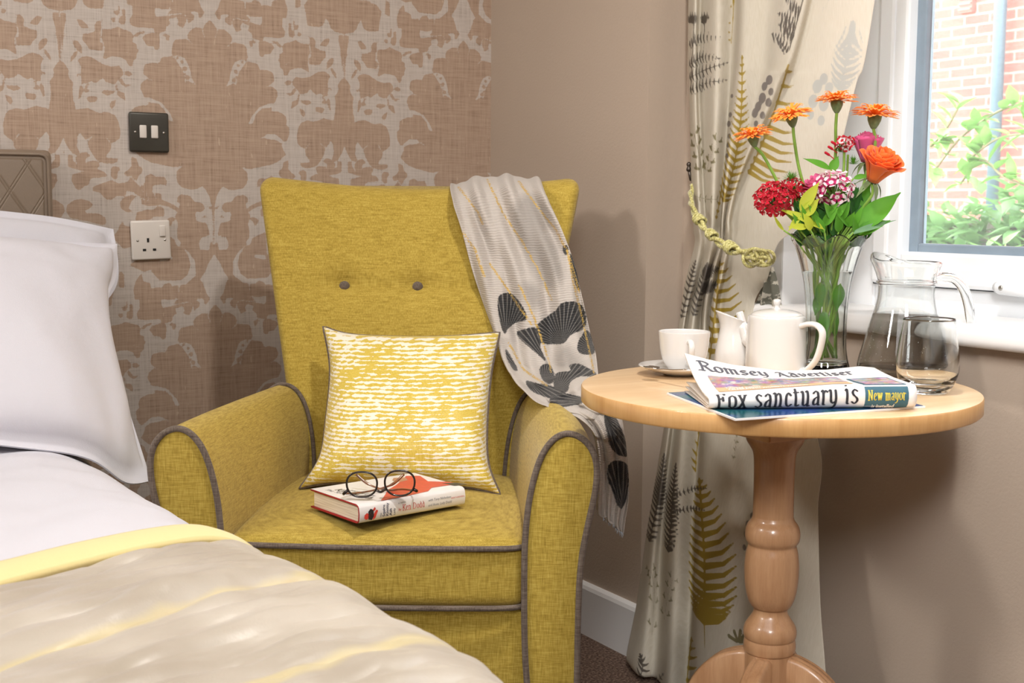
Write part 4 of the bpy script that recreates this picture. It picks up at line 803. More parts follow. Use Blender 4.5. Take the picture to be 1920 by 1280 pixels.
def build_scarf():
    R = []
    for pts, zs in SR:
        P = crv([np.array(q, float) for q in pts], 12); n = len(P)
        if zs is None: Zs = [back_dep(a, b_) for a, b_ in P]
        else: Zs = [np.interp(i/(n-1), np.linspace(0, 1, 5), zs) for i in range(n)]
        R.append([dep(a, b_, z) for (a, b_), z in zip(P, Zs)])
    A = np.array(crv([np.array(r) for r in R], 12)); nr, nc, _ = A.shape; B_ = A.copy()
    for i in range(nr):
        v = i/12; a = 0.020*min(1, 0.35+v*0.25)*(1.0 if v < 7 else 0.8)
        if v > 7.5 and v < 11: a = 0.017
        if v >= 12: a = 0.008
        for j in range(nc):
            u = j/(nc-1); uu = u+0.02*sin(v*1.3); f = sin(2*pi*(3.1*uu+0.25*sin(v*0.9)))*0.55+sin(2*pi*6.3*uu+v*0.8)*0.28+(0.5*sin(2*pi*(v*0.9+u*1.2)) if 7.5 < v < 11 else 0)
            B_[i, j] = A[i, j]-FH*(a*(0.9+f))+np.array([0, 0, (0.006*f if v < 2.2 else 0)])
            B_[i, j] += FH*0.001*sin(v*40)*0
    return B_
SA = build_scarf()
def px_of(P):
    d = P-CAMO; z = d@CF; return 960+FPX*(d@CR)/z, 640-FPX*(d@CU)/z
sm = MB().grid([list(r) for r in SA])
FANS = [[(210, 440), (250, 432), (285, 470), (303, 520), (270, 530), (240, 550), (228, 572), (212, 530), (205, 480)], [(335, 560), (345, 530), (400, 490), (420, 465), (460, 460), (495, 480), (505, 530), (490, 555), (450, 575), (430, 600), (400, 605), (350, 600)],
 [(268, 570), (290, 555), (330, 548), (345, 570), (350, 620), (372, 668), (340, 640), (310, 615)], [(475, 600), (500, 560), (520, 570), (534, 625), (520, 640), (480, 635)], [(345, 690), (360, 672), (385, 680), (395, 720), (380, 740), (355, 725)],
 [(395, 720), (410, 700), (450, 695), (445, 675), (480, 672), (535, 700), (530, 715), (480, 715), (450, 735), (440, 765), (400, 760)], [(300, 730), (330, 735), (380, 745), (430, 765), (400, 790), (340, 775), (310, 755)], [(385, 780), (430, 770), (490, 785), (500, 800), (450, 815), (390, 820)],
 [(425, 275), (440, 270), (442, 300), (428, 300)], [(448, 300), (462, 320), (485, 415), (470, 415), (450, 350)], [(230, 620), (245, 640), (272, 692), (255, 690), (233, 650)], [(565, 845), (600, 850), (635, 930), (640, 985), (590, 960), (570, 900)], [(590, 1000), (640, 1010), (645, 1100), (620, 1160), (590, 1100), (575, 1040)]]
GREYS = [[(250, 150), (300, 90), (370, 130), (380, 240), (330, 300), (270, 260)], [(300, 235), (370, 220), (420, 300), (400, 420), (340, 400), (290, 300)], [(385, 300), (430, 340), (420, 400), (380, 370)], [(280, 400), (340, 400), (360, 470), (320, 490), (290, 460)], [(430, 600), (480, 640), (500, 690), (400, 690), (390, 640)]]
GOLD = [[(275, 55), (330, 130), (400, 215), (440, 290), (480, 430)], [(170, 50), (220, 160), (290, 260), (350, 370), (388, 455)], [(72, 75), (100, 110), (140, 160), (155, 200)], [(85, 225), (128, 285), (160, 380)], [(275, 400), (330, 520), (370, 640), (385, 700)], [(175, 330), (245, 430), (320, 540)], [(440, 290), (460, 400), (500, 560), (530, 700)], [(240, 600), (290, 690), (370, 745)]]
S2 = SA.reshape(-1, 3); PX = np.array([px_of(p_) for p_ in S2])
U_, V_ = (PX[:, 0]-820)*1.803, (PX[:, 1]-310)*1.803
sca = sm.obj('scarf', None)
def mx(L, f): return np.max([f(U_, V_, q_) for q_ in L], axis=0)
fattr(sca, 'fan', mx(FANS, lambda a, b_, q_: sd_poly(a, b_, crv_closed(q_, 5)))); fattr(sca, 'grey', mx(GREYS, lambda a, b_, q_: sd_poly(a, b_, crv_closed(q_, 4)))); fattr(sca, 'gold', mx(GOLD, lambda a, b_, q_: sd_line(a, b_, q_, 4.6)))
FB = [(232, 575), (425, 605), (372, 668), (536, 630), (360, 745), (400, 770), (300, 720), (520, 800), (432, 310), (440, 290), (280, 700), (560, 840), (625, 1170)]
_k = np.argmax([sd_poly(U_, V_, q_) for q_ in FANS], axis=0); _b = np.array(FB)[_k]; fattr(sca, 'fanangle', np.arctan2(V_-_b[:, 1], U_-_b[:, 0]))
fattr(sca, 'along', np.repeat(np.linspace(0, (len(SR)-1)*0.055, SA.shape[0]), SA.shape[1]))
def scarf_mat():
    t = MT('crinkled_scarf_fabric'); al = t.attr('along'); rib = t.math('SINE', t.math('ADD', t.math('MULTIPLY', al, 1700), t.math('MULTIPLY', t.noise(60, 2), 7))); n = t.noise(220, 2); jg = t.math('MULTIPLY', t.math('SUBTRACT', n, 0.5), 14)
    base = t.mix(t.ramp(rib, (0, 0.0), (1, 0.25)), srgb(214, 206, 198), srgb(176, 168, 162))
    base = t.mix(t.math('MULTIPLY', t.ramp(t.math('MULTIPLY_ADD', t.attr('grey'), 0.03, 0.3), (0, 0.0), (1, 1.0)), 0.42), base, srgb(118, 112, 108))
    dk = t.mix(t.ramp(t.math('ADD', t.math('SINE', t.math('MULTIPLY', t.attr('fanangle'), 52)), t.math('MULTIPLY', t.noise(300, 1), 0.6)), (0.9, 0.0), (1.0, 0.6)), srgb(40, 40, 42), srgb(150, 146, 140))
    base = t.mix(t.ramp(t.math('MULTIPLY_ADD', t.math('ADD', t.attr('fan'), t.math('MULTIPLY', jg, 0.5)), 0.35, 0.5), (0, 0.0), (1, 1.0)), base, dk)
    g = t.math('MULTIPLY', t.ramp(t.math('ADD', t.attr('gold'), 0.0), (0.3, 0.0), (0.9, 1.0)), t.ramp(t.noise(330, 1), (0.42, 0.0), (0.50, 1.0)))
    base = t.mix(t.math('MULTIPLY', g, 0.9), base, srgb(226, 192, 104))
    t.set(color=base, rough=0.7, sheen=0.3, metal=t.math('MULTIPLY', g, 0.5)); t.bump(rib, 0.35, 0.0012); t.translucent(0.22, base); return t.m
sca.data.materials.append(scarf_mat()); solidify(sca, 0.0018, 0); subsurf(sca, 1)
props(sca, 'sheer cream scarf with black ginkgo leaves and gold threads draped over the armchair', 'scarf')
# loose fringe at the scarf's lower edge
fr = MB(); r = random.Random(4)
for k in range(46):
    u = k/45; i = -1 if u > 0.5 else -14; j = int(u*(SA.shape[1]-1)); p0 = SA[-1 if u > 0.3 else -6][j]; fr.tube([p0, p0+np.array([r.uniform(-.002, .002), r.uniform(-.002, .002), -r.uniform(0.004, 0.010)])], 0.0005, 4)
fr.obj('fringe', flat('scarf_thread', srgb(190, 196, 204), 0.8), sca)
# ------------------------------------------------------------------ things on the table
ZT = 0.7102
M_china = MT('white_glazed_china'); M_china.set(color=M_china.mix(M_china.noise(3, 1), srgb(216, 213, 209), srgb(222, 220, 217)), rough=0.12, spec=0.6, coat=0.3); M_china = M_china.m
M_steel = flat('polished_steel', srgb(200, 198, 194), 0.12, 0.02, 20, metal=1.0)
def glass(name, col=(0.985, 1, 0.995, 1), rough=0.0, ior=1.45):
    t = MT(name); t.set(color=col, rough=rough, ior=ior, trans=1.0, spec=0.5); n = t.noise(40, 1); t.bump(n, 0.02, 0.0005); return t.m
M_glass = glass('clear_glass'); M_cut = glass('moulded_vase_glass', (0.97, 1, 0.985, 1)); M_water = glass('still_water', (0.985, 1, 0.995, 1), 0, 1.09)
# saucer, spoon, cup
cx, cy = -0.330, -1.188
sau = MB().lathe([(0.0, 0.0), (0.026, 0.0), (0.028, 0.002), (0.045, 0.006), (0.066, 0.0135), (0.0685, 0.0155), (0.067, 0.0168), (0.046, 0.0105), (0.028, 0.0058), (0.0, 0.0052)], 64, (0, 0)).obj('saucer', M_china, origin=False)
sau.location = (cx, cy, ZT); props(sau, 'white china saucer at the left edge of the round table under the cup', 'saucer')
cup = thing('cup', 'white china teacup standing on the saucer beside the folded newspaper', 'cup', (cx+0.004, cy-0.004, ZT+0.0060))
oc = [(0.0, 0.0035), (0.020, 0.0035), (0.023, 0.0), (0.0245, 0.001), (0.0255, 0.005), (0.031, 0.012), (0.0365, 0.024), (0.0392, 0.038), (0.0408, 0.052), (0.0418, 0.064), (0.0415, 0.0655), (0.0405, 0.064), (0.0388, 0.050), (0.0360, 0.028), (0.030, 0.014), (0.020, 0.008), (0.0, 0.007)]
MB().lathe([tuple(q_) for q_ in crv(oc, 3)], 64).obj('cup_body', M_china, cup, world=False)
hdir = np.array([-0.46, -0.89]); H = [(0.0385, 0.050), (0.050, 0.054), (0.0605, 0.048), (0.061, 0.036), (0.052, 0.022), (0.036, 0.016)]
MB().tube(crv([(hdir[0]*a, hdir[1]*a, z) for a, z in H], 6), 0.0040, 12, flat=(1.2, 0.8)).obj('handle', M_china, cup, world=False)
P0 = on(1222, 692, 2, ZT+0.018); sp = MB(); sp_d = on(1262, 700, 2, ZT+0.018)-P0; sp_d /= np.linalg.norm(sp_d); sp_n = np.array([-sp_d[1], sp_d[0], 0]); A = []
for k in range(13):
    t_ = -1+2*k/12; wv = 0.0115*sqrt(max(0, 1-t_*t_))+0.0004; A.append([P0+sp_d*0.017*t_+sp_n*wv*s_+np.array([0, 0, 0.004*(s_*s_)*wv/0.0115+0.003*t_*t_-0.001]) for s_ in (-1, -.66, -.33, 0, .33, .66, 1)])
ob = MB().grid(A).obj('spoon_bowl', M_steel, origin=False); solidify(ob, 0.001)
spn = thing('teaspoon', 'small shiny steel teaspoon resting on the left rim of the saucer', 'spoon', P0); bpy.data.objects.remove(ob)
b_ = MB().grid(A).obj('spoon_bowl', M_steel, spn); solidify(b_, 0.001)
MB().tube(crv([P0+sp_d*0.016+np.array([0, 0, 0.002]), P0+sp_d*0.035+np.array([0, 0, 0.004]), P0+sp_d*0.06+np.array([0, 0, 0.006]), P0+sp_d*0.09+np.array([0, 0, 0.010])], 5), [0.0016]*8+[0.002]*8, 8, flat=(1.5, 0.6)).obj('spoon_handle', M_steel, spn)
# milk jug
jx, jy = -0.185, -1.150
jug = thing('milk_jug', 'small white china milk jug with slanted lip behind the teapot', 'jug', (jx, jy, ZT))
jp = [(0.0, 0.002), (0.026, 0.0), (0.030, 0.003), (0.031, 0.012), (0.0295, 0.030), (0.026, 0.048), (0.0235, 0.060), (0.0235, 0.070), (0.0255, 0.080), (0.0275, 0.086)]
def jugbody(prof, ins):
    V = []; F = []; n = 56; pr_ = crv([(max(0, a-(ins if a > 0.005 else 0)), z+(0.003 if z < 0.003 and ins else 0)) for a, z in prof], 3); K = len(pr_); ld = np.array([-RH[0], -RH[1]])
    for k, (r_, z) in enumerate(pr_):
        tt = k/(K-1)
        for i in range(n):
            a = 2*pi*i/n; c_, s_ = cos(a), sin(a); al = c_*ld[0]+s_*ld[1]; lip = max(0, al)**6*0.004*max(0, tt-0.75)*4
            V.append((r_*c_+ld[0]*lip, r_*s_+ld[1]*lip, z+0.010*al*max(0, tt-0.55)/0.45+lip*0.3))
    for k in range(K-1):
        for i in range(n): j = (i+1) % n; F.append((k*n+i, k*n+j, (k+1)*n+j, (k+1)*n+i))
    return V, F
mb = MB(); V1, F1 = jugbody(jp, 0); V2, F2 = jugbody(jp, 0.0025); mb.add(V1, F1); mb.add(V2, [f[::-1] for f in F2]); n = 56; K1 = len(V1)
for i in range(n): j = (i+1) % n; mb.F.append((K1-n+i, K1-n+j, 2*K1-n+j, 2*K1-n+i))
mb.obj('jug_body', M_china, jug, world=False)
# teapot
px_, py_ = -0.166, -1.236
pot = thing('teapot', 'white china teapot with domed lid in the middle of the table', 'teapot', (px_, py_, ZT))
tp_ = [(0.0, 0.001), (0.044, 0.0), (0.0485, 0.003), (0.0500, 0.012), (0.0498, 0.030), (0.0490, 0.060), (0.0478, 0.085), (0.0472, 0.092), (0.0455, 0.0945), (0.042, 0.0950), (0.040, 0.0935), (0.0, 0.0925)]
MB().lathe([tuple(q_) for q_ in crv(tp_, 3)], 72).obj('pot_body', M_china, pot, world=False)
ld_ = MB().lathe([tuple(q_) for q_ in crv([(0.0405, 0.0925), (0.0425, 0.0950), (0.0405, 0.098), (0.033, 0.1015), (0.020, 0.1043), (0.008, 0.1055), (0.0052, 0.107), (0.0046, 0.111), (0.0062, 0.1145), (0.0068, 0.118), (0.0052, 0.121), (0.0, 0.122)], 4)], 56).obj('lid', M_china, pot, world=False)
hv = RH*0.72-FH*0.70; Hh = [(0.045, 0.078), (0.060, 0.0835), (0.078, 0.082), (0.0875, 0.072), (0.086, 0.050), (0.078, 0.022), (0.0700, 0.003)]
Hh = [(0.045, 0.079), (0.060, 0.084), (0.076, 0.083), (0.086, 0.072), (0.084, 0.050), (0.075, 0.025), (0.058, 0.008), (0.045, 0.006)]
MB().tube(crv([(hv[0]*a, hv[1]*a, z) for a, z in Hh], 7), 0.0062, 14, flat=(1.35, 0.75)).obj('handle', M_china, pot, world=False)
sv = -hv; MB().tube(crv([(sv[0]*a, sv[1]*a, z) for a, z in ((0.040, 0.040), (0.058, 0.055), (0.066, 0.075), (0.074, 0.095))], 6), [0.013]*6+[0.010]*6+[0.0065]*7, 14).obj('spout', M_china, pot, world=False)
# vase
vx, vy = -0.094, -1.277
vase = thing('glass_vase', 'tall fluted clear glass vase with scalloped rim holding the flowers', 'vase', (vx, vy, ZT))
VO = crv([(0.036, 0.0), (0.039, 0.003), (0.0395, 0.010), (0.0365, 0.022), (0.0335, 0.045), (0.0330, 0.080), (0.0345, 0.115), (0.0385, 0.150), (0.0450, 0.180), (0.0530, 0.206), (0.0615, 0.226)], 5)
def vwob(z, a, k=1.0): return 1+k*0.030*abs(cos(4.5*a))-0.012*k
def vasemesh():
    n = 162; V = []; F = []; K = len(VO)
    for lay in (0, 1):
        for k, (r_, z) in enumerate(VO):
            for i in range(n):
                a = 2*pi*i/n; rr = r_*vwob(z, a, 1.3 if lay == 0 else 0.6)-(0.0032 if lay else 0); sc_ = 0.012*(abs(cos(4.5*a))-0.6)*max(0, (z-0.205)/0.023); V.append((rr*cos(a), rr*sin(a), max(z+sc_, 0.016 if lay else 0)))
    for lay in (0, 1):
        o_ = lay*K*n
        for k in range(K-1):
            for i in range(n):
                j = (i+1) % n; q_ = (o_+k*n+i, o_+k*n+j, o_+(k+1)*n+j, o_+(k+1)*n+i); F.append(q_ if lay == 0 else q_[::-1])
    for i in range(n): j = (i+1) % n; F.append(((K-1)*n+i, (K-1)*n+j, (2*K-1)*n+j, (2*K-1)*n+i))
    F.append(tuple(range(n-1, -1, -1))); F.append(tuple(K*n+i for i in range(n)))
    return V, F
V_v, F_v = vasemesh(); mesh('vase_body', V_v, F_v, M_cut, vase, world=False)
wv_ = []
for r_, z in VO:
    if 0.015 < z < 0.172: wv_.append((r_*1.0-0.0022, z))
MB().lathe([(0, 0.0150)]+wv_+[(0.0, wv_[-1][1]+0.0001)], 60).obj('water', M_water, vase, world=False)
# water jug
wx, wy = 0.004, -1.358
wj = thing('water_jug', 'clear glass water jug with curved open handle near the window', 'jug', (wx, wy, ZT))
WO = crv([(0.060, 0.0), (0.070, 0.002), (0.0745, 0.010), (0.0735, 0.022), (0.066, 0.050), (0.056, 0.085), (0.0485, 0.112), (0.0455, 0.130), (0.0455, 0.148), (0.0485, 0.150), (0.0485, 0.153), (0.0462, 0.156), (0.0505, 0.170), (0.0540, 0.178), (0.0552, 0.181), (0.0545, 0.184), (0.0520, 0.186)], 4)
def jugmesh():
    n = 96; V = []; F = []; K = len(WO); ld = -RH*0.94-FH*0.35; WI = [(max(0.001, r_-0.0028), max(z, 0.008)) for r_, z in WO]
    for lay, pr_ in ((0, WO), (1, WI)):
        for k, (r_, z) in enumerate(pr_):
            for i in range(n):
                a = 2*pi*i/n; al = max(0, cos(a)*ld[0]+sin(a)*ld[1]); e = al**3*max(0, (z-0.156)/0.03); V.append((r_*cos(a)+ld[0]*e*0.010, r_*sin(a)+ld[1]*e*0.010, z+e*0.016))
    for lay in (0, 1):
        o_ = lay*K*n
        for k in range(K-1):
            for i in range(n):
                j = (i+1) % n; q_ = (o_+k*n+i, o_+k*n+j, o_+(k+1)*n+j, o_+(k+1)*n+i); F.append(q_ if lay == 0 else q_[::-1])
    for i in range(n): j = (i+1) % n; F.append(((K-1)*n+i, (K-1)*n+j, (2*K-1)*n+j, (2*K-1)*n+i))
    F.append(tuple(range(n-1, -1, -1))); F.append(tuple(K*n+i for i in range(n))); return V, F
V_j, F_j = jugmesh(); mesh('jug_body', V_j, F_j, M_glass, wj, world=False)
hd2 = RH*0.95-FH*0.2; Hj = [(0.046, 0.158), (0.060, 0.161), (0.078, 0.158), (0.092, 0.143), (0.101, 0.118), (0.106, 0.090), (0.108, 0.068)]
MB().tube(crv([(hd2[0]*a, hd2[1]*a, z) for a, z in Hj], 7), 0.0072, 16, flat=(0.85, 1.15)).obj('handle', M_glass, wj, world=False)
wl = [(r_-0.0020, z) for r_, z in WO if 0.007 < z < 0.104]
MB().lathe([(0, 0.0070)]+[tuple(q_) for q_ in wl]+[(0, wl[-1][1]+0.0001)], 72).obj('water', M_water, wj, world=False)
bub = MB(); r = random.Random(9)
for k in range(150):
    z = r.uniform(0.012, 0.095); R_ = float(np.interp(z, [q_[1] for q_ in wl], [q_[0] for q_ in wl]))*0.965; a = r.uniform(0, 2*pi); s_ = r.uniform(0.0004, 0.0010); c = (R_*cos(a), R_*sin(a), z)
    bub.add([(c[0]+s_*x, c[1]+s_*y, c[2]+s_*zz) for x, y, zz in ((1, 0, 0), (-1, 0, 0), (0, 1, 0), (0, -1, 0), (0, 0, 1), (0, 0, -1))], [(0, 2, 4), (2, 1, 4), (1, 3, 4), (3, 0, 4), (2, 0, 5), (1, 2, 5), (3, 1, 5), (0, 3, 5)])
o = bub.obj('air_bubbles', flat('bubble_glint', srgb(245, 248, 250), 0.1), bpy.data.objects['water.001'] if 'water.001' in bpy.data.objects else wj, world=False); o['kind'] = 'stuff'
# tumbler
tu = on(1737, 735, 2, ZT)
TO = crv([(0.0, 0.0), (0.027, 0.0), (0.031, 0.002), (0.036, 0.008), (0.0425, 0.022), (0.0455, 0.036), (0.0450, 0.052), (0.0425, 0.074), (0.0395, 0.095), (0.0375, 0.110)], 4)
TI = crv([(0.0366, 0.110), (0.0385, 0.095), (0.0412, 0.074), (0.0436, 0.052), (0.0440, 0.038), (0.0405, 0.025), (0.030, 0.014), (0.014, 0.0095), (0.0, 0.009)], 4)
g = MB().lathe([tuple(q_) for q_ in TO]+[(0.0372, 0.1108)]+[tuple(q_) for q_ in TI], 72).obj('drinking_glass', M_glass, origin=False); g.location = tu
props(g, 'empty stemless drinking glass in front of the water jug', 'glass')

# ------------------------------------------------------------------ lettering drawn with a broad nib
GL = dict(
 R=(1.05, [[(.2, 1.5), (.25, .75), (.2, 0)], [(.0, 1.42), (.35, 1.55), (.7, 1.45), (.85, 1.2), (.6, .9), (.25, .82)], [(.45, .85), (.7, .45), (.95, .05), (1.1, .12)], [(-.1, 0), (.15, .06), (.35, .0)]]),
 A=(1.15, [[(.55, 1.5), (.3, .8), (.1, .1), (-.05, .0)], [(.5, 1.5), (.75, .8), (.95, .05), (1.1, .1)], [(.2, .6), (.55, .66), (.85, .6)], [(.0, 1.25), (.25, 1.5), (.5, 1.45)]]),
 o=(.72, [[(.12, .15), (.08, .8), (.35, 1)], [(.35, 1), (.6, .82), (.6, .2), (.34, 0)], [(.34, 0), (.12, .15)]]),
 m=(1.1, [[(.0, .9), (.12, 1), (.12, .0), (.22, .05)], [(.12, .8), (.4, 1), (.5, .85), (.5, 0), (.6, .05)], [(.5, .8), (.78, 1), (.88, .85), (.88, .1), (1.0, 0)]]),
 s=(.62, [[(.52, .88), (.3, 1), (.1, .8), (.22, .58), (.45, .42), (.5, .2), (.28, 0), (.05, .14)]]),
 e=(.62, [[(.1, .5), (.5, .68), (.42, .95), (.3, 1), (.1, .75), (.1, .2), (.3, 0), (.52, .14)]]),
 y=(.72, [[(.0, .95), (.12, 1), (.12, .3), (.3, .08), (.5, .2)], [(.55, 1), (.55, .1), (.4, -.35), (.1, -.45)]]),
 d=(.74, [[(.5, .15), (.3, 0), (.1, .2), (.1, .75), (.32, 1), (.5, .85)], [(.15, 1.45), (.5, 1.1), (.55, .1), (.68, 0)]]),
 v=(.72, [[(.0, .95), (.12, 1), (.2, .3), (.35, .0)], [(.35, 0), (.6, .5), (.5, 1)]]),
 r=(.5, [[(.0, .92), (.12, 1), (.12, .08), (.25, 0)], [(.14, .8), (.35, 1), (.48, .88)]]),
 t=(.48, [[(.16, 1.35), (.16, .15), (.3, 0), (.42, .1)], [(.0, 1), (.4, 1)]]),
 i=(.34, [[(.0, .92), (.12, 1), (.12, .08), (.25, 0)], [(.08, 1.32), (.16, 1.4)]]),
 F=(.85, [[(.2, 1.4), (.2, 0)], [(.0, 1.4), (.75, 1.4), (.75, 1.15)], [(.2, .75), (.55, .75)], [(.03, 0), (.4, 0)], [(.55, .9), (.55, .6)]]),
 x=(.75, [[(.08, 1), (.6, 0)], [(.6, 1), (.08, 0)], [(0, 1), (.22, 1)], [(.5, 1), (.7, 1)], [(0, 0), (.2, 0)], [(.48, 0), (.72, 0)]]),
 a=(.68, [[(.1, .85), (.3, 1), (.5, .85), (.5, .08), (.64, 0)], [(.5, .6), (.2, .5), (.08, .25), (.2, .02), (.5, .18)]]),
 n=(.8, [[(.0, 1), (.14, 1), (.14, 0)], [(.14, .8), (.4, 1), (.56, .85), (.56, 0)], [(.0, 0), (.28, 0)], [(.42, 0), (.72, 0)]]),
 c=(.62, [[(.5, .8), (.32, 1), (.1, .75), (.1, .25), (.32, 0), (.54, .18)]]),
 u=(.8, [[(.0, 1), (.14, 1), (.14, .2), (.32, 0), (.54, .2)], [(.42, 1), (.56, 1), (.56, 0), (.72, 0)]]),
 N=(1.05, [[(.15, 1.4), (.15, 0)], [(.15, 1.4), (.8, 0)], [(.8, 1.4), (.8, 0)], [(0, 1.4), (.25, 1.4)], [(.65, 1.4), (.98, 1.4)], [(0, 0), (.32, 0)]]),
 w=(1.05, [[(.08, 1), (.32, 0)], [(.32, 0), (.5, 1)], [(.5, 1), (.74, 0)], [(.74, 0), (.94, 1)], [(0, 1), (.22, 1)], [(.8, 1), (1.02, 1)]]),
 K=(.95, [[(.16, 1.4), (.16, 0)], [(.78, 1.4), (.2, .6)], [(.35, .8), (.85, 0)], [(0, 1.4), (.34, 1.4)], [(0, 0), (.34, 0)], [(.6, 1.4), (.92, 1.4)], [(.65, 0), (.95, 0)]]),
 D=(1.05, [[(.16, 1.4), (.16, 0)], [(0, 1.4), (.45, 1.4), (.82, 1.1), (.88, .7), (.82, .3), (.45, 0), (0, 0)]]))
CURV = set('RAomseydvrtiacun')
def nibtext(s, size, nib, minor, gap=0.12, bold_d=None):
    """flat outline quads (x, y, 0) for a line of letters; nib and minor are nib half vectors in letter units"""
    V = []; F = []; x = 0
    def hull(p, q, w):
        i = len(V); V.extend([p-w, p+w, q+w, q-w]); F.append((i, i+1, i+2, i+3))
    for ch in s:
        if ch == ' ': x += 0.55; continue
        wd, st = GL.get(ch, GL['o'])
        for P in st:
            Q = [np.array(q_, float) for q_ in P]
            if len(Q) > 2 and ch in CURV: Q = crv(Q, 3)
            for a, b_ in zip(Q, Q[1:]):
                o_ = np.array([x, 0.0]); hull(a+o_, b_+o_, np.array(nib)); hull(a+o_, b_+o_, np.array(minor))
            for a in Q: o_ = a+np.array([x, 0.0]); i = len(V); V.extend([o_-nib, o_-minor, o_+nib, o_+minor]); F.append((i, i+1, i+2, i+3))
        x += wd+gap
    return [(float(v[0])*size, float(v[1])*size) for v in V], F, x*size
def fonttext(s, size, offset=0.0, shear=0.0):
    c = bpy.data.curves.new('t', 'FONT'); c.body = s; c.size = size; c.offset = offset; c.shear = shear; c.resolution_u = 2
    o_ = bpy.data.objects.new('t', c); COL.objects.link(o_); bpy.context.view_layer.update()
    me = bpy.data.meshes.new_from_object(o_); V = [(v.co.x, v.co.y) for v in me.vertices]; F = [tuple(p_.vertices) for p_ in me.polygons]
    bpy.data.objects.remove(o_); bpy.data.meshes.remove(me); return V, F, max([v[0] for v in V] or [0])
def printed(name, VF, m, parent, fn, cut=None, cuts=None):
    """put flat lettering on a surface: fn(x, y) -> 3D"""
    V, F, _ = VF; bm = bmesh.new(); vs = [bm.verts.new((x, y, 0)) for x, y in V]
    for f in F:
        try: bm.faces.new([vs[i] for i in f])
        except ValueError: pass
    if cuts:
        for ax, vals in cuts:
            for c in vals:
                co = [0, 0, 0]; co[ax] = c; no = [0, 0, 0]; no[ax] = 1
                bmesh.ops.bisect_plane(bm, geom=bm.verts[:]+bm.edges[:]+bm.faces[:], plane_co=co, plane_no=no)
    for v in bm.verts: v.co = Vector(tuple(map(float, fn(v.co.x, v.co.y))))
    me = bpy.data.meshes.new(name); bm.to_mesh(me); bm.free(); return fin(name, me, m, parent, True, False, False)

# ------------------------------------------------------------------ newspaper and magazine
M_news = flat('newsprint', srgb(232, 229, 226), 0.75, 0.02, 60); M_ink = flat('newspaper_ink', srgb(44, 44, 50), 0.7, 0.05, 60); M_inkg = flat('masthead_ink', srgb(84, 86, 96), 0.7, 0.05, 60)
M_teal = flat('teal_print', srgb(54, 96, 112), 0.6, 0.05, 60); M_yel = flat('yellow_print', srgb(236, 214, 84), 0.6, 0.03, 60); M_paperw = flat('white_print', srgb(240, 238, 236), 0.6, 0.02, 60)
NA, NB_ = on(1330, 767, 2, 0.7150), on(1719, 765, 2, 0.7150); NL = np.linalg.norm(NB_-NA); Ne = (NB_-NA)/NL; Nn = np.array([-Ne[1], Ne[0], 0]); ND = 0.168
def news_sec(u):
    Hf = 0.015+0.014*min(1, u*1.6)**0.8+0.002*u; hb = float(np.interp(u, [0, .12, .25, .5, .75, .92, 1], [0.056, 0.047, 0.039, 0.030, 0.031, 0.036, 0.034])); P = []
    r_ = Hf/2
    for k in range(10): a = -pi/2+pi*k/9; P.append((0.012-0.012*cos(a)*1.0, r_+r_*sin(a)))       # front bulge, bottom to top
    P = [(0.012-0.012*cos(-pi/2+pi*k/12), r_+r_*sin(-pi/2+pi*k/12)) for k in range(13)]
    for k in range(1, 25): t = k/24; d = 0.012+(ND-0.012)*t; P.append((d, Hf+(hb-Hf)*t**1.3-0.004*sin(pi*t)*(1-u*0.5)))
    return P
def news_pt(u, s, off=0.0):                       # s = distance from the back edge along the page
    u_ = u/NL; P = news_sec(min(1, max(0, u_)))[::-1]; acc = 0; 
    for a, b_ in zip(P, P[1:]):
        L = math.hypot(b_[0]-a[0], b_[1]-a[1])
        if acc+L >= s or b_ is P[-1]:
            t = (s-acc)/L; d, z = a[0]+(b_[0]-a[0])*t, a[1]+(b_[1]-a[1])*t; nx_, nz_ = (b_[1]-a[1])/L, -(b_[0]-a[0])/L
            return NA+Ne*u+Nn*(d+nx_*off)+np.array([0, 0, z+nz_*off])
        acc += L
SM = 0.20
paper_t = thing('newspaper', 'folded local newspaper lying on the magazine at the front of the table', 'newspaper', NA+Ne*NL/2+Nn*0.08-np.array([0, 0, 0.001]))
def slen(u): P = news_sec(u); return sum(math.hypot(b_[0]-a[0], b_[1]-a[1]) for a, b_ in zip(P, P[1:]))
def sheet_news(off, th):
    A = []; 
    for i in range(41):
        u = NL*i/40; S = slen(i/40); A.append([news_pt(u, S*k/70*0.999, off) for k in range(71)])
    return A
pg = MB().grid(sheet_news(0, 0)).obj('front_page', M_news, paper_t); solidify(pg, 0.0022, -1)
if True:
    B2 = MB()                                        # lower half of the fold, loose inner pages
    for q_, (z0, dd) in enumerate(((0.0005, 0.0), (0.0030, -0.006), (0.0055, -0.012))):
        B2.grid([[NA+Ne*(NL*i/20)+Nn*(0.010+(ND-0.004+dd-0.010)*k/12)+np.array([0, 0, z0+0.0006+0.010*(1-i/20)**3*(k/12)*(q_/2)]) for k in range(13)] for i in range(21)])
    lo_ = B2.obj('inner_pages', flat('newsprint_inner', srgb(222, 212, 200), 0.8, 0.02, 60), paper_t); solidify(lo_, 0.0012, 1)
def patch(name, m, u0, u1, s0, s1, off=0.0006, nu=14, ns=14, par=None, skew=0.0):
    return MB().grid([[news_pt(u0+(u1-u0)*i/nu, s0+(s1-s0)*k/ns+skew*(u0+(u1-u0)*i/nu), off) for k in range(ns+1)] for i in range(nu+1)]).obj(name, m, par or pg)
OFF = 0.0005; usc = NL/0.288
cutl = [(0, [i*0.006 for i in range(0, 50)]), (1, [-i*0.0025 for i in range(1, 80)]+[0.0])]
def on_news(u0, sb, off): return lambda x, y: news_pt(u0+x, sb-y, off)
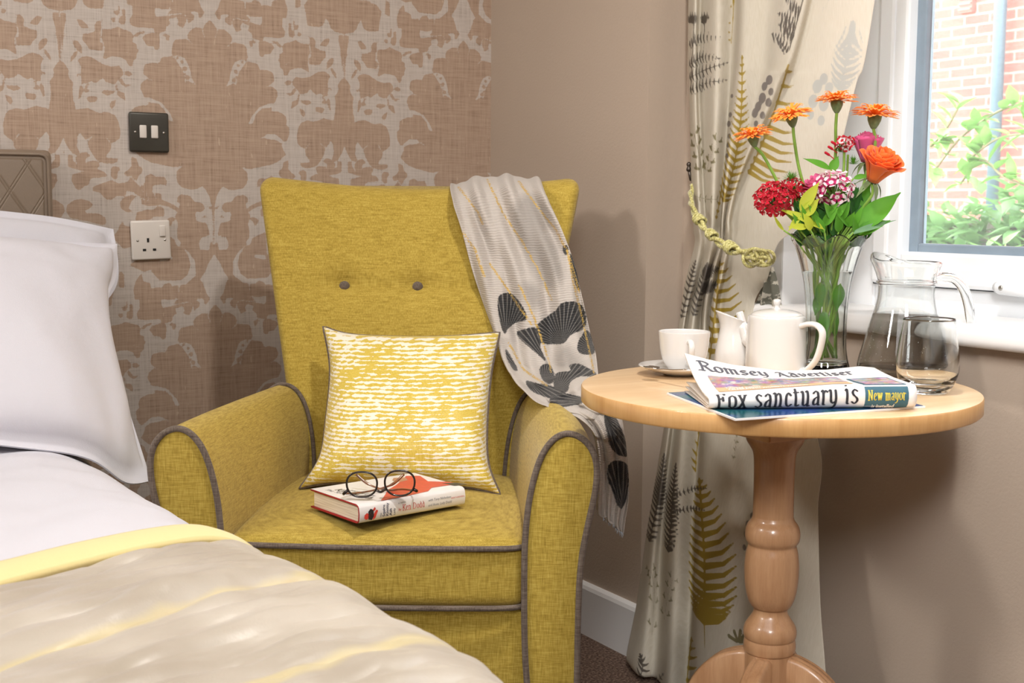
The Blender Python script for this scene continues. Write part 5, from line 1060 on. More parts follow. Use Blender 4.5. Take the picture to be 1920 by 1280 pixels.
def put(name, VF, m, u0, sb, off=0.0007, xs=1.0, ys=1.0):
    V, F, w_ = VF; V = [(x*xs, y*ys) for x, y in V]
    lo_y = min(v[1] for v in V); hi_y = max(v[1] for v in V); hx = max(v[0] for v in V)
    return printed(name, (V, F, w_), m, pg, on_news(u0, sb, off), cuts=[(0, [i*0.008 for i in range(int(hx/0.008)+1)]), (1, [lo_y+i*0.002 for i in range(1, int((hi_y-lo_y)/0.002)+1)])])
def pictures():
    t = MT('printed_photo_strip'); n = t.noise(38, 3, 0.65); c = t.n.new('ShaderNodeTexNoise'); t.l.new(t.coord(scale=(1, 1, 1)), c.inputs['Vector']); c.inputs['Scale'].default_value = 55; c.inputs['Detail'].default_value = 3
    hs_ = t.n.new('ShaderNodeHueSaturation'); hs_.inputs['Saturation'].default_value = 1.5; hs_.inputs['Value'].default_value = 0.85; t.l.new(c.outputs['Color'], hs_.inputs['Color'])
    t.set(color=t.mix(0.55, hs_.outputs[0], t.ramp(n, (0.38, srgb(30, 34, 60)), (0.46, srgb(170, 110, 80)), (0.54, srgb(90, 80, 140)), (0.62, srgb(226, 200, 176)))), rough=0.6); return t.m
M_pic = pictures(); M_tan = flat('tan_print', srgb(206, 170, 132), 0.65, 0.05, 50)
put('masthead_lettering', nibtext('Romsey', 0.0215, (0.11, 0.07), (0.03, -0.05)), M_inkg, 0.014, 0.048, xs=0.86, ys=1.0)
put('masthead_lettering', nibtext('Advertiser', 0.0205, (0.11, 0.07), (0.03, -0.05)), M_inkg, 0.128, 0.050, xs=0.72, ys=1.0)
patch('caption_panel', M_tan, 0.020, 0.205, 0.098, 0.142, 0.0006)
patch('photo_strip', M_pic, 0.020, 0.205, 0.066, 0.118, 0.0008, 30, 10)
put('caption_lettering', fonttext("CELEBRATING WOMEN'S WRITING", 0.0115, 0.0003), M_paperw, 0.034, 0.138, 0.0012, xs=0.60)
put('caption_lettering', fonttext("Talented authors", 0.010, 0.0002), M_paperw, 0.032, 0.127, 0.0012, xs=0.70)
patch('rule_line', M_ink, 0.008, 0.207, 0.148, 0.1486, 0.0006, 14, 1)
put('headline_lettering', nibtext('Fox sanctuary is', 0.0195, (0.115, 0.0), (0.0, 0.05), 0.16), M_ink, 0.010, 0.186, 0.0008, xs=0.80, ys=0.98)
patch('side_panel', M_teal, 0.212, 0.272, 0.085, 0.196, 0.0006)
patch('side_photo', M_pic, 0.2155, 0.2685, 0.092, 0.157, 0.0010)
patch('side_photo_border', M_paperw, 0.2125, 0.2715, 0.160, 0.1615, 0.0009, 6, 1)
put('side_lettering', nibtext('New mayor', 0.0092, (0.11, 0.0), (0.0, 0.05), 0.14), M_yel, 0.2160, 0.1815, 0.0011, xs=0.70, ys=1.0)
put('side_lettering', fonttext('is installed', 0.010, 0.0002), M_paperw, 0.222, 0.1945, 0.0011, xs=0.75)
mg = [on(1250, 738, 2, 0.7115), on(1378, 787, 2, 0.7115), on(1735, 763, 2, 0.7115)]; mg.append(mg[0]+mg[2]-mg[1])
M_cover = MT('teal_magazine_cover'); M_cover.set(color=M_cover.ramp(M_cover.noise(9, 2), (0.4, srgb(24, 84, 92)), (0.5, srgb(30, 60, 130)), (0.62, srgb(40, 100, 110))), rough=0.25); M_cover = M_cover.m
mag = thing('magazine', 'glossy teal magazine lying flat beneath the newspaper', 'magazine', (mg[0]+mg[2])/2)
def slab(name, m, z0, z1, k, par):
    c = (mg[0]+mg[2])/2; Q = [c+(q_-c)*k for q_ in mg]; return MB().add([(q_[0], q_[1], z0) for q_ in Q]+[(q_[0], q_[1], z1) for q_ in Q], [(3, 2, 1, 0), (4, 5, 6, 7), (0, 1, 5, 4), (1, 2, 6, 5), (2, 3, 7, 6), (3, 0, 4, 7)]).obj(name, m, par, smooth=False)
slab('pages', M_paperw, 0.7103, 0.7130, 1.0, mag); cv_ = slab('cover', M_cover, 0.7130, 0.7136, 0.985, mag); slab('back_cover', flat('white_magazine_cover', srgb(225, 228, 232), 0.3), 0.7136, 0.71362, 0.90, mag).hide_render = False
for o_ in list(bpy.data.objects):
    if o_.name == 'back_cover': bpy.data.objects.remove(o_)

# ------------------------------------------------------------------ book and spectacles on the seat
ZB = 0.4745
def seat_z(): return ZB
b0, b1, b2 = on(573, 963, 2, ZB), on(673, 983, 2, ZB), on(872, 947, 2, ZB)
bx = (b2-b1); bL = np.linalg.norm(bx); bx /= bL; by = np.array([-bx[1], bx[0], 0]); bW = 0.150; BT = 0.031
print('book', bL, np.linalg.norm(b0-b1), by@(b0-b1))
book = thing('hardback_book', 'white hardback book with a red picture cover lying on the armchair seat', 'book', b1+bx*bL/2+by*bW/2)
def bk(x, y, z): return b1+bx*x+by*y+np.array([0, 0, z])
M_jack = flat('white_dust_jacket', srgb(236, 232, 230), 0.3, 0.01, 20); M_red = flat('red_board', srgb(168, 30, 38), 0.5, 0.05, 30)
def pagesm():
    t = MT('book_page_block'); n = t.noise(700, 1, 0.5, sc=(0.02, 0.02, 1)); t.set(color=t.ramp(n, (0.35, srgb(214, 198, 172)), (0.6, srgb(238, 226, 204))), rough=0.85); return t.m
def boxw(name, m, x0, x1, y0, y1, z0, z1, par):
    return MB().add([bk(x, y, z) for z in (z0, z1) for x, y in ((x0, y0), (x1, y0), (x1, y1), (x0, y1))], [(3, 2, 1, 0), (4, 5, 6, 7), (0, 1, 5, 4), (1, 2, 6, 5), (2, 3, 7, 6), (3, 0, 4, 7)]).obj(name, m, par, smooth=False)
boxw('page_block', pagesm(), 0.004, bL-0.004, 0.006, bW-0.005, 0.0025, BT-0.0025, book)
def wrap(off, x0, x1):
    S_ = [(bW, 0.0)]+[(y, 0.0) for y in (0.1, 0.05, 0.008)]+[(0.003, 0.0015), (0.0006, 0.005), (-0.0005, 0.012), (-0.0008, BT/2), (-0.0005, BT-0.012), (0.0006, BT-0.005), (0.003, BT-0.0015), (0.008, BT)]+[(y, BT) for y in (0.05, 0.1)]+[(bW, BT)]
    S_ = [(y-(off if z < BT-0.001 and y < 0.004 else 0), z+(off if z > BT-0.0005 else (-0*off))) for y, z in S_]
    return [[bk(x, y, z) for y, z in S_] for x in np.linspace(x0, x1, 5)]
cvb = MB().grid(wrap(0, 0, bL)).obj('cover_boards', M_red, book); solidify(cvb, 0.0022, 1)
jk = MB().grid(wrap(0.0006, 0.0005, bL-0.0005)).obj('dust_jacket', M_jack, book)
M_bred = flat('red_jacket_print', srgb(214, 66, 52), 0.35, 0.1, 60); M_bgrey = flat('grey_jacket_print', srgb(120, 122, 132), 0.4, 0.05, 60); M_bnavy = flat('navy_jacket_print', srgb(44, 52, 90), 0.4, 0.05, 60); M_bblk = flat('black_jacket_print', srgb(40, 38, 40), 0.4); M_skin = flat('tan_jacket_print', srgb(190, 140, 110), 0.4)
top = lambda x, y: bk(x, y, BT+0.0011); spine = lambda x, y: bk(x, -0.0020-0.0, y)
def poly(name, m, P, fn, par=jk): return mesh(name, [fn(x, y) for x, y in P], [tuple(range(len(P)))], m, par, smooth=False)
poly('cover_picture', M_bred, [(0.045, 0.004), (0.10, 0.006), (0.145, 0.012), (0.165, 0.030), (0.20, 0.028), (0.222, 0.020), (0.215, 0.050), (0.19, 0.075), (0.205, 0.120), (0.185, 0.135), (0.165, 0.115), (0.13, 0.085), (0.095, 0.060), (0.075, 0.036)], top)
poly('cover_picture', M_bblk, [(0.205, 0.018), (0.228, 0.012), (0.222, 0.034), (0.20, 0.048)], lambda x, y: bk(x, y, BT+0.0013)); poly('cover_picture', M_skin, [(0.150, 0.100), (0.168, 0.104), (0.176, 0.125), (0.158, 0.134), (0.144, 0.118)], lambda x, y: bk(x, y, BT+0.0013))
def onbook(VF, m, x0, y0, fn, rot=0, name='cover_lettering'):
    c_, s_ = cos(rot), sin(rot); return printed(name, VF, m, jk, lambda x, y: fn(x0+x*c_-y*s_, y0+x*s_+y*c_))
onbook(fonttext('The Squire of', 0.013, 0, 0.2), M_bgrey, 0.012, 0.128, top, -pi/2+0.2); onbook(fonttext('Knotty Ash', 0.020, 0.0002, 0.2), M_bblk, 0.026, 0.118, top, -pi/2+0.1)
onbook(fonttext('and his Lady', 0.013, 0, 0.2), M_bgrey, 0.044, 0.100, top, -pi/2+0.1)
kx = bL/0.24
spl = lambda x, y: bk(x*kx, -0.0018, y)
onbook(nibtext('Ken Dodd', 0.0072, (0.075, 0), (0, 0.04), 0.12), M_bred, 0.094, 0.0105, spl, name='spine_lettering')
onbook(fonttext('by', 0.0065), M_bred, 0.085, 0.0115, spl, name='spine_lettering'); onbook(fonttext('as told to', 0.0045), M_bgrey, 0.084, 0.0230, spl, name='spine_lettering')
onbook(fonttext('with Tony Nicholson', 0.0062, 0, 0.1), M_bgrey, 0.152, 0.0180, spl, name='spine_lettering'); onbook(fonttext('and Anne, Lady Dodd', 0.0062, 0, 0.1), M_bgrey, 0.152, 0.0095, spl, name='spine_lettering')
onbook(fonttext('GREAT NORTHERN', 0.0036), M_bred, 0.205, 0.0160, spl, name='spine_lettering')
for k, (s_, z_, m_) in enumerate((('The', 0.0045, M_bgrey), ('Squire', 0.0078, M_bnavy), ('Knotty', 0.0078, M_bnavy), ('Ash', 0.0078, M_bnavy), ('Lady', 0.0060, M_bgrey))): onbook(fonttext(s_, z_, 0.0001), m_, 0.0475+k*0.0075, 0.006, spl, pi/2, name='spine_lettering')
for P_, m_ in (([(0.010, 0.009), (0.014, 0.006), (0.020, 0.008), (0.021, 0.014), (0.016, 0.017), (0.011, 0.014)], M_bred), ([(0.019, 0.006), (0.026, 0.004), (0.031, 0.010), (0.030, 0.020), (0.024, 0.023), (0.019, 0.019)], M_bblk), ([(0.021, 0.009), (0.027, 0.008), (0.028, 0.016), (0.022, 0.017)], M_skin), ([(0.028, 0.004), (0.034, 0.007), (0.040, 0.018), (0.036, 0.020), (0.031, 0.014)], M_bred), ([(0.028, 0.020), (0.033, 0.025), (0.035, 0.021), (0.031, 0.018)], M_bred)): poly('spine_picture', m_, P_, lambda x, y: bk(x*kx, -0.0019, y))
# spectacles
M_tort = flat('dark_tortoiseshell_frame', srgb(34, 24, 22), 0.15, 0.3, 60, coat=0.5); M_amber = flat('amber_tortoiseshell', srgb(120, 72, 36), 0.2, 0.5, 90, coat=0.5)
M_lens = pane_mat(0.0)
g0 = dep(713, 920, 2.135); ge = RH*0.995-FH*0.03; 
ZG = float((on(700, 936, 2, ZB+BT+0.002)-CAMO)@FH)-2.155
def gp(px, py, Z=2.14): return dep(px, py, Z+ZG)
spec = thing('spectacles', 'dark tortoiseshell round spectacles resting on top of the white book', 'spectacles', gp(713, 934, 2.15))
frm = MB()
def lensring(cx_, cy_, w_, h_, Z): return [gp(cx_+w_*(abs(cos(a))**0.85)*(1 if cos(a) > 0 else -1)*(1+0.06*sin(a)), cy_-h_*(abs(sin(a))**0.9)*(1 if sin(a) > 0 else -1), Z) for a in [2*pi*i/40 for i in range(40)]]
LR, RR = lensring(678.5, 908, 28.5, 23.5, 2.150), lensring(749.5, 905.5, 28, 23.5, 2.160)
frm.tube(LR, 0.0017, 10, closed=True); frm.tube(RR, 0.0017, 10, closed=True); frm.tube(crv([gp(706, 919, 2.15), gp(714, 922, 2.147), gp(722, 917, 2.155)], 5), 0.0021, 10)
frm.tube([gp(652, 919, 2.15), gp(645, 925, 2.151), gp(644, 926, 2.17)], 0.0026, 10); frm.tube([gp(776, 917, 2.16), gp(781, 920, 2.161), gp(780, 920, 2.18)], 0.0026, 10)
fo = frm.obj('frame', M_tort, spec)
for ring in (LR, RR): c_ = sum(ring)/len(ring); MB().add([c_]+list(ring), [(0, i+1, (i+1) % 40+1) for i in range(40)]).obj('lens', M_lens, fo)
MB().tube(crv([gp(645, 925, 2.17), gp(668, 924, 2.195), gp(700, 919, 2.205), gp(735, 908, 2.21), gp(757, 889, 2.225)], 6), [0.0016]*18+[0.0024]*7, 8).obj('temple_arm', M_amber, spec)
MB().tube(crv([gp(780, 920, 2.18), gp(755, 917, 2.21), gp(722, 918, 2.222), gp(690, 907, 2.228), gp(668, 889, 2.235)], 6), [0.0016]*18+[0.0024]*7, 8).obj('temple_arm', M_amber, spec)

# ------------------------------------------------------------------ switch and socket on the wallpaper
M_plate = flat('dark_grey_metal_plate', srgb(72, 70, 64), 0.35, 0.06, 30, metal=0.4); M_plas = flat('white_plastic', srgb(226, 220, 213), 0.3, 0.01, 20); M_hole = flat('black_slot', srgb(26, 24, 22), 0.8)
def dome(prof_mat, name, cx_, cz_, s_, d_, par, tilt=0.0, r_=0.006):
    bm = rbox((-s_/2, -d_, -s_/2), (s_/2, 0, s_/2), r_, 4)
    return bm
sw = thing('light_switch', 'dark grey double light switch plate with two white rockers on the wallpaper', 'light switch', (-0.8637, -0.0008, 1.138-0.043))
bmobj('switch_plate', rbox((-0.043, -0.010, 0.0), (0.043, 0, 0.086), 0.0048, 4), M_plate, sw, world=False, smooth=True)
for x in (-0.0145, 0.0105): bmobj('rocker', rbox((x-0.0075, -0.0145, 0.030), (x+0.0075, -0.009, 0.058), 0.0022, 3), M_plas, sw, world=False, smooth=True)
def screw(par, x, z, y):
    q = MB().lathe([(0, 0.0012), (0.0022, 0.0010), (0.0028, 0), (0.0028, -0.002)], 16).obj('screw', M_screw, par, world=False); q.rotation_euler = (pi/2, 0, 0); q.location = (x, y, z)
screw(sw, -0.031, 0.043, -0.0102); screw(sw, 0.031, 0.043, -0.0102)
so = thing('wall_socket', 'white single plug socket with a switch on the wallpaper below the light switch', 'socket', (-0.8640, -0.0008, 0.9045-0.043)); so.rotation_euler = (0, radians(-1.6), 0)
bmobj('socket_plate', rbox((-0.043, -0.0085, 0.0), (0.043, 0, 0.086), 0.004, 4), M_plas, so, world=False, smooth=True)
bmobj('rocker', rbox((0.0185, -0.0125, 0.050), (0.0320, -0.008, 0.0745), 0.002, 3), M_plas, so, world=False, smooth=True)
for x0, x1, z0, z1 in ((-0.0095, -0.0048, 0.0385, 0.0475), (-0.0195, -0.0125, 0.0195, 0.0245), (0.0025, 0.0095, 0.0195, 0.0245)): bmobj('socket_slot', rbox((x0, -0.0092, z0), (x1, -0.006, z1), 0, 1), M_hole, so, world=False)
screw(so, -0.030, 0.043, -0.0087); screw(so, 0.030, 0.0425, -0.0087)
# ------------------------------------------------------------------ flowers in the vase
def petalmat(name, c1, c2, tr=0.3, sc=120):
    t = MT(name); n = t.noise(sc, 2); c = t.mix(n, c1, c2); t.set(color=c, rough=0.55, spec=0.3, sheen=0.2); t.translucent(tr, c); return t.m
M_or = petalmat('orange_petal', srgb(250, 146, 36), srgb(255, 176, 72)); M_orr = petalmat('orange_rose_petal', srgb(244, 112, 40), srgb(250, 142, 62), 0.35, 20); M_pk = petalmat('pink_rose_petal', srgb(214, 74, 132), srgb(236, 120, 168), 0.3, 20)
M_rd = petalmat('crimson_petal', srgb(176, 8, 34), srgb(214, 24, 54)); M_mg = petalmat('magenta_petal', srgb(178, 20, 90), srgb(200, 46, 116)); M_wp = petalmat('white_pink_petal', srgb(250, 226, 234), srgb(252, 240, 244))
M_st = petalmat('green_stem', srgb(108, 148, 52), srgb(140, 176, 72), 0.1, 40); M_cal = petalmat('grey_green_calyx', srgb(92, 116, 72), srgb(134, 152, 104), 0.1, 200)
M_lf = petalmat('mid_green_leaf', srgb(70, 140, 30), srgb(110, 176, 48), 0.35, 30); M_dl = petalmat('dark_green_leaf', srgb(34, 84, 32), srgb(64, 122, 44), 0.25, 30); M_yl = petalmat('yellow_green_leaf', srgb(170, 186, 40), srgb(204, 210, 72), 0.4, 30)
M_bl = petalmat('blue_green_leaf', srgb(84, 128, 92), srgb(128, 164, 120), 0.25, 30)
VC = np.array([vx, vy, 0.0])
def fp(px, py, d=0.0): return dep(px, py, 2.105+d)
ZV = 2.110
def instem(px, py, d, k):                            # path from the flower down into the vase
    r = random.Random(k); top_ = fp(px, py, d); a = r.uniform(0, 2*pi); foot_ = VC+np.array([0.019*cos(a), 0.019*sin(a), ZT+0.022]); rim = VC+np.array([(top_[0]-VC[0])*0.30, (top_[1]-VC[1])*0.30, ZT+0.205]); e = rim[:2]-VC[:2]; L = np.linalg.norm(e)
    if L > 0.036: rim[:2] = VC[:2]+e/L*0.036
    return [top_, rim, VC+np.array([0.014*cos(a+2), 0.014*sin(a+2), ZT+0.11]), foot_]
def stem(par, px, py, d, k, r0=0.0026, mid=None, name='stem', m=None):
    P = instem(px, py, d, k)
    if mid is not None: P = [P[0]]+[fp(*q_) for q_ in mid]+P[1:]
    MB().tube(crv(P, 8), r0, 10).obj(name, m or M_st, par)
def frame_of(n):
    n = Vector(tuple(n)).normalized(); a = n.orthogonal().normalized(); return np.array(n), np.array(a), np.array(n.cross(a))
def gerbera(px, py, nrm, R, label, k, mid):
    c = fp(px, py, (k-2)*0.006); o = thing('gerbera', label, 'flower', c, group='orange gerberas'); n, a, b_ = frame_of(nrm); r = random.Random(k)
    mb = MB(); 
    for lay, (cnt, Rk, up) in enumerate(((32, 1.0, 0.10), (30, 0.94, 0.22), (22, 0.62, 0.40))):
        for i in range(cnt):
            th = 2*pi*(i+0.5*lay)/cnt+r.uniform(-.07, .07); d = a*cos(th)+b_*sin(th); L = R*Rk*r.uniform(0.9, 1.05); w_ = R*0.10; t_ = np.cross(n, d); up_ = up+r.uniform(-.12, .12); A = []
            for s_ in range(7):
                t = s_/6; wd = w_*(0.35+1.1*t*(1-0.25*t))*(1 if s_ < 6 else 0.25)*(0.9 if s_ < 5 else 0.8); p_ = c+d*L*(0.10+0.9*t)+n*R*(up_*sin(t*1.9)+0.06-0.08*t*t); A.append([p_+t_*wd+n*wd*0.25, p_, p_-t_*wd+n*wd*0.25])
            mb.grid(A)
    mb.obj('petals', M_or, o)
    MB().lathe([(0, 0), (0.1, 0)], 3); q = MB()
    prof = [(0.05, -0.50), (0.10, -0.46), (0.18, -0.32), (0.25, -0.14), (0.27, 0.02), (0.24, 0.08)]
    V = []; F = []; nn = 22
    for kk, (rr, z) in enumerate(prof):
        for i in range(nn): th = 2*pi*i/nn; w2 = 1+0.07*(i % 2); V.append(c+(a*cos(th)+b_*sin(th))*rr*R*w2+n*z*R)
    for kk in range(len(prof)-1):
        for i in range(nn): j = (i+1) % nn; F.append((kk*nn+i, kk*nn+j, (kk+1)*nn+j, (kk+1)*nn+i))
    q.add(V, F).obj('calyx', M_cal, o)
    base = c-n*R*0.47; P = instem(px, py, 0, k+10); P[0] = base; P = [base]+[fp(*q_) for q_ in mid]+P[1:]
    MB().tube(crv(P, 8), 0.0026, 10).obj('stem', M_st, o)
up = np.array([0, 0, 1.0]); L_ = -RH; F_ = -FH
gerbera(1412, 257, up+L_*0.22+F_*0.10, 0.034, 'orange gerbera at the far left of the bouquet, lowest of the four', 1, [(1430, 290, 0), (1452, 330, 0), (1480, 390, 0)])
gerbera(1484, 219, up+RH*(-0.25)+F_*0.25, 0.036, 'orange gerbera second from the left, tilted sideways on a curved stem', 2, [(1489, 260, 0), (1497, 310, 0), (1512, 370, 0)])
gerbera(1569, 192, up+L_*0.04+F_*0.06, 0.036, 'orange gerbera standing highest in the bouquet', 3, [(1567, 240, 0), (1566, 300, 0.01)])
gerbera(1640, 219, up+RH*0.05+F_*0.08, 0.041, 'orange gerbera directly above the pink and orange roses at the right', 4, [(1641, 270, 0.0), (1632, 330, 0.02), (1615, 380, 0.01)])
def rose(name, px, py, d, nrm, R, H, m, label, k, openr, mid, ncen=3):
    c = fp(px, py, d); o = thing(name, label, 'flower', c); n, a, b_ = frame_of(nrm); mb = MB(); r = random.Random(k)
    for lay in range(7):
        cnt = 3 if lay < 3 else 5; f = (lay+1)/7
        for i in range(cnt):
            th0 = 2*pi*i/cnt+lay*0.9; sp_ = 2*pi/cnt*0.78; A = []
            for v in range(8):
                t = v/7; row = []
                for u in range(9):
                    s_ = -1+2*u/8; th = th0+s_*sp_*0.62; fl = openr*f**2; rr = R*(0.16+0.42*f)*(0.35+0.85*sin(min(1, t*0.8+0.08)*pi*0.55))+R*fl*t**3*(1-0.25*s_*s_); ht = H*((0.98-0.18*f)*t**0.9)*(1-0.10*s_*s_*t)-H*fl*0.28*t**4-H*0.5; tip = -R*0.14*(abs(s_)**3)*t*f
                    row.append(c+(a*cos(th)+b_*sin(th))*(rr+tip)+n*(ht+R*0.04*sin(5*s_+lay)*t))
                A.append(row)
            mb.grid(A)
    po = mb.obj('petals', m, o); solidify(po, 0.0005, 0)
    q = MB()
    for i in range(5): th = 2*pi*i/5; d_ = (a*cos(th)+b_*sin(th)); leaf(q, c-n*H*0.5+d_*0.003, Vector(tuple(d_*0.8-n*0.35)), Vector(tuple(n)), R*0.9, R*0.26, 0.5)
    q.tube([c-n*H*0.62, c-n*H*0.5, c-n*H*0.44], [0.003, 0.0065, 0.005], 10); q.obj('sepals', M_cal, o)
    P = instem(px, py, d, k+10); P = [c-n*H*0.58]+[fp(*q_) for q_ in mid]+P[1:]; MB().tube(crv(P, 8), 0.0024, 10).obj('stem', M_st, o); return o
rose('pink_rose', 1627, 274, 0.02, up+RH*0.05, 0.032, 0.052, M_pk, 'closed pink rose behind the orange rose at the right', 5, 0.15, [(1625, 320, 0.02), (1612, 370, 0.01)])
rose('orange_rose', 1651, 308, -0.035, up*0.8+RH*0.25+F_*0.45, 0.038, 0.060, M_orr, 'open orange rose with curling petals at the right of the bouquet', 6, 0.38, [(1635, 365, -0.03), (1612, 400, -0.02)])
rose('pink_rose', 1537, 352, 0.0, up+L_*0.3+F_*0.2, 0.033, 0.050, M_pk, 'pink rose in the middle of the bouquet between the red and white clusters', 7, 0.5, [(1545, 395, 0.0)])
# sweet williams: florets on a dome
def cluster(name, cx_, cy_, d, rx, ry, cnt, m1, m2, label, k, fr, group=None, green=True, mid=()):
    c = fp(cx_, cy_, d); o = thing(name, label, 'flower', c); r = random.Random(k); A1 = MB(); q = MB(); sx = rx/FPX*ZV; sy = ry/FPX*ZV; pts_ = []
    for i in range(cnt):
        ph = i*2.399963; zz = 1-(i+0.5)/cnt*1.25; rr = sqrt(max(0, 1-zz*zz)); vdir = F_*zz*0.8+RH*rr*cos(ph)+up*(rr*sin(ph)+0.30); vdir /= np.linalg.norm(vdir); p_ = c+RH*sx*rr*cos(ph)+up*sy*rr*sin(ph)+F_*sx*0.75*zz; pts_.append((p_, vdir))
    mi_list = []
    for p_, vd in pts_:
        n, a, b_ = frame_of(vd+np.array([r.uniform(-.25, .25) for _ in range(3)])); rot = r.uniform(0, 6.3)
        for j in range(5):
            th = rot+2*pi*j/5; dd = a*cos(th)+b_*sin(th); t_ = np.cross(n, dd)
            def P2(t, w_): return p_+dd*fr*t+t_*fr*w_+n*fr*(0.10+0.28*t*t-0.12*abs(w_))
            if m2 is None:
                A1.grid([[P2(0.05, -.05), P2(0.05, .05)], [P2(0.55, -.32), P2(0.55, .32)], [P2(0.85, -.42), P2(0.88, .42)], [P2(1.0, -.25), P2(1.02, .25)]])
            else:
                A1.grid([[P2(0.05, -.05), P2(0.05, .05)], [P2(0.32, -.2), P2(0.32, .2)]], mi=0); A1.grid([[P2(0.32, -.2), P2(0.32, .2)], [P2(0.70, -.36), P2(0.70, .36)]], mi=1); A1.grid([[P2(0.70, -.36), P2(0.70, .36)], [P2(0.92, -.40), P2(0.92, .40)], [P2(1.05, -.2), P2(1.05, .2)]], mi=0)
        q.tube([c-up*sy*1.0, (c-up*sy*0.5+p_)/2, p_], [0.001, 0.0012, 0.0012], 5)
    A1.obj('florets', [m1, m2] if m2 else m1, o)
    for i in range(26): th = r.uniform(0, 6.3); leaf(q, c-up*sy*0.6, Vector(tuple(RH*cos(th)+F_*sin(th)+up*r.uniform(-.3, .6))), (0, 0, 1), sx*r.uniform(0.7, 1.25), 0.0022, 0.1, 4)
    q.obj('calyces', M_lf, o); P = instem(cx_, cy_, d, k+10); P = [c-up*sy*0.7]+[fp(*q_) for q_ in mid]+P[1:]; MB().tube(crv(P, 8), 0.0022, 8).obj('stem', M_st, o); return o
cluster('sweet_william', 1452, 372, -0.02, 33, 27, 34, M_rd, None, 'deep red sweet william cluster at the left of the bouquet', 21, 0.0098, mid=[(1480, 405, -0.02)])
cluster('sweet_william', 1487, 352, -0.005, 20, 16, 16, M_rd, None, 'smaller red sweet william cluster just right of the large deep red one', 22, 0.0078, mid=[(1500, 400, 0)])
cluster('sweet_william', 1564, 352, -0.03, 29, 27, 15, M_wp, M_mg, 'white and magenta sweet william cluster at the centre front of the bouquet', 23, 0.0118, mid=[(1562, 400, -0.02)])
cluster('sweet_william', 1583, 268, 0.0, 13, 9, 9, M_rd, M_wp, 'small red sweet william buds between the gerberas and the pink rose', 24, 0.0085, mid=[(1582, 320, 0.0), (1575, 380, 0)])
sp_ = thing('green_bud', 'spiky bright green bud above the red sweet william', 'flower', fp(1484, 338, 0.0)); q = MB(); r = random.Random(31)
for i in range(150): th = r.uniform(0, 6.3); e = r.uniform(0.1, 1.5); leaf(q, fp(1484, 340, 0), Vector(tuple((RH*cos(th)+F_*sin(th))*cos(e)+up*sin(e))), (0, 0.1, 1), r.uniform(0.014, 0.021), 0.0011, 0.1, 3)
q.obj('bristles', M_lf, sp_); stem(sp_, 1484, 342, 0, 44, 0.002)
sp_ = thing('green_bud', 'spiky green bud cluster left of the closed pink rose', 'flower', fp(1592, 298, 0.0)); q = MB()
for cx_, cy_ in ((1575, 285), (1600, 308), (1587, 280)):
    for i in range(60): th = r.uniform(0, 6.3); e = r.uniform(0.0, 1.5); leaf(q, fp(cx_, cy_, 0.005), Vector(tuple((RH*cos(th)+F_*sin(th))*cos(e)+up*sin(e))), (0, 0.1, 1), r.uniform(0.010, 0.018), 0.0014, 0.1, 3)
q.obj('bristles', M_lf, sp_); stem(sp_, 1590, 290, 0, 45, 0.002, [(1585, 350, 0.01)])
for i, (x, y) in enumerate(((1556, 277), (1550, 288), (1562, 268))): MB().tube(crv([fp(x+14, y+10, 0), fp(x+4, y+2, 0), fp(x-4, y-3, 0)], 4), [0.0008]*4+[0.0022]*4+[0.001], 8).obj('closed_bud', M_rd, sp_)
# foliage: each spray is a thing
def spray(label, mat, blades, k, name='leaf_sprig'):
    o = None; c = fp(*blades[0][0][:2], 0); o = thing(name, label, 'leaves', c); q = MB(); ms = MB()
    for (x0, y0, *d0), (x1, y1, *d1), W, bend in blades:
        d0 = d0[0] if d0 else 0; d1 = d1[0] if d1 else d0; a = fp(x0, y0, d0); b_ = fp(x1, y1, d1); v = b_-a; Lg = np.linalg.norm(v)
        leaf(q, a, v, Vector(tuple(F_*0.8+up*0.5)), Lg, W, bend, 9); ms.tube([a, a+(np.array([VC[0], VC[1], a[2]-0.05])-a)*0.5, VC+np.array([0.01*cos(k), 0.01*sin(k), ZT+0.16]), VC+np.array([0.016*cos(k), 0.016*sin(k), ZT+0.03])], 0.0014, 6)
    q.obj('leaves', mat, o); ms.obj('stem', M_st, o); return o
spray('large fresh green rose leaves spreading at the right of the vase', M_lf, [((1606, 430, -0.03), (1688, 358, -0.04), 0.036, 0.1), ((1600, 425, -0.01), (1632, 345, 0.0), 0.030, 0.05), ((1604, 440, -0.03), (1665, 408, -0.05), 0.022, 0.25), ((1600, 335, 0), (1630, 327, 0), 0.010, 0.1)], 1)
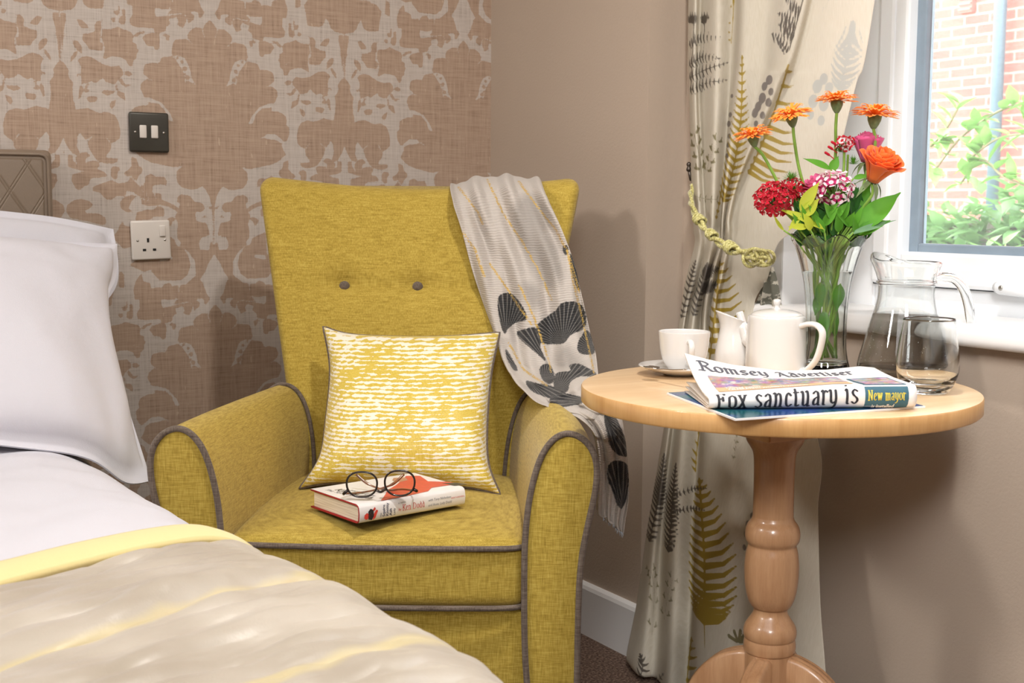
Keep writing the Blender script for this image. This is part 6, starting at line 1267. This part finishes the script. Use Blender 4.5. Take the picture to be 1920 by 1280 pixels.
spray('pale underside of a long leaf hanging over the right rim of the vase', M_bl, [((1592, 440, -0.04), (1680, 405, -0.05), 0.010, 0.2), ((1600, 436, -0.05), (1655, 420, -0.06), 0.008, 0.2)], 2)
spray('yellow green drooping leaves at the left rim of the vase', M_yl, [((1545, 430, -0.04), (1468, 382, -0.05), 0.015, 0.25), ((1515, 425, -0.05), (1474, 430, -0.06), 0.013, -0.2), ((1500, 405, -0.04), (1478, 432, -0.05), 0.010, 0.1), ((1520, 432, -0.05), (1510, 400, -0.06), 0.016, 0.2), ((1470, 432, -0.03), (1442, 408, -0.03), 0.007, -0.5)], 3)
spray('long pointed green leaf above the pink rose', M_lf, [((1558, 318, 0.0), (1509, 293, 0.0), 0.013, 0.15), ((1558, 322, 0), (1572, 292, 0.0), 0.016, 0.1)], 4)
spray('olive green leaves in front of the middle pink rose', M_yl, [((1500, 395, -0.04), (1536, 340, -0.045), 0.020, 0.1), ((1505, 405, -0.04), (1535, 372, -0.05), 0.022, 0.1)], 5)
r = random.Random(77); bl = []
for i in range(64):
    x = r.uniform(1498, 1618); y = r.uniform(405, 465); bl.append(((x, y, r.uniform(-0.025, 0.03)), (x+r.uniform(-34, 34), y-r.uniform(25, 70), r.uniform(-0.03, 0.04)), r.uniform(0.014, 0.028), r.uniform(-.1, .3)))
spray('dense dark green leaves filling the mouth of the vase', M_dl, bl, 6)
bl = []
for i in range(14):
    x = r.uniform(1500, 1610); y = r.uniform(405, 445); bl.append(((x, y, -0.035), (x+r.uniform(-30, 30), y-r.uniform(25, 45), -0.05), r.uniform(0.010, 0.016), r.uniform(0, .3)))
spray('lighter green leaves at the front of the bouquet above the rim', M_lf, bl, 7)
bl = []
for i in range(9):
    x = 1556+r.uniform(-20, 20); y = r.uniform(520, 610); bl.append(((x, y, r.uniform(-.015, .015)), (x+r.uniform(-8, 8), y+r.uniform(40, 75), r.uniform(-.015, .015)), r.uniform(0.014, 0.022), 0.05))
spray('broad leaves and stems submerged in the water of the vase', M_lf, bl, 8)
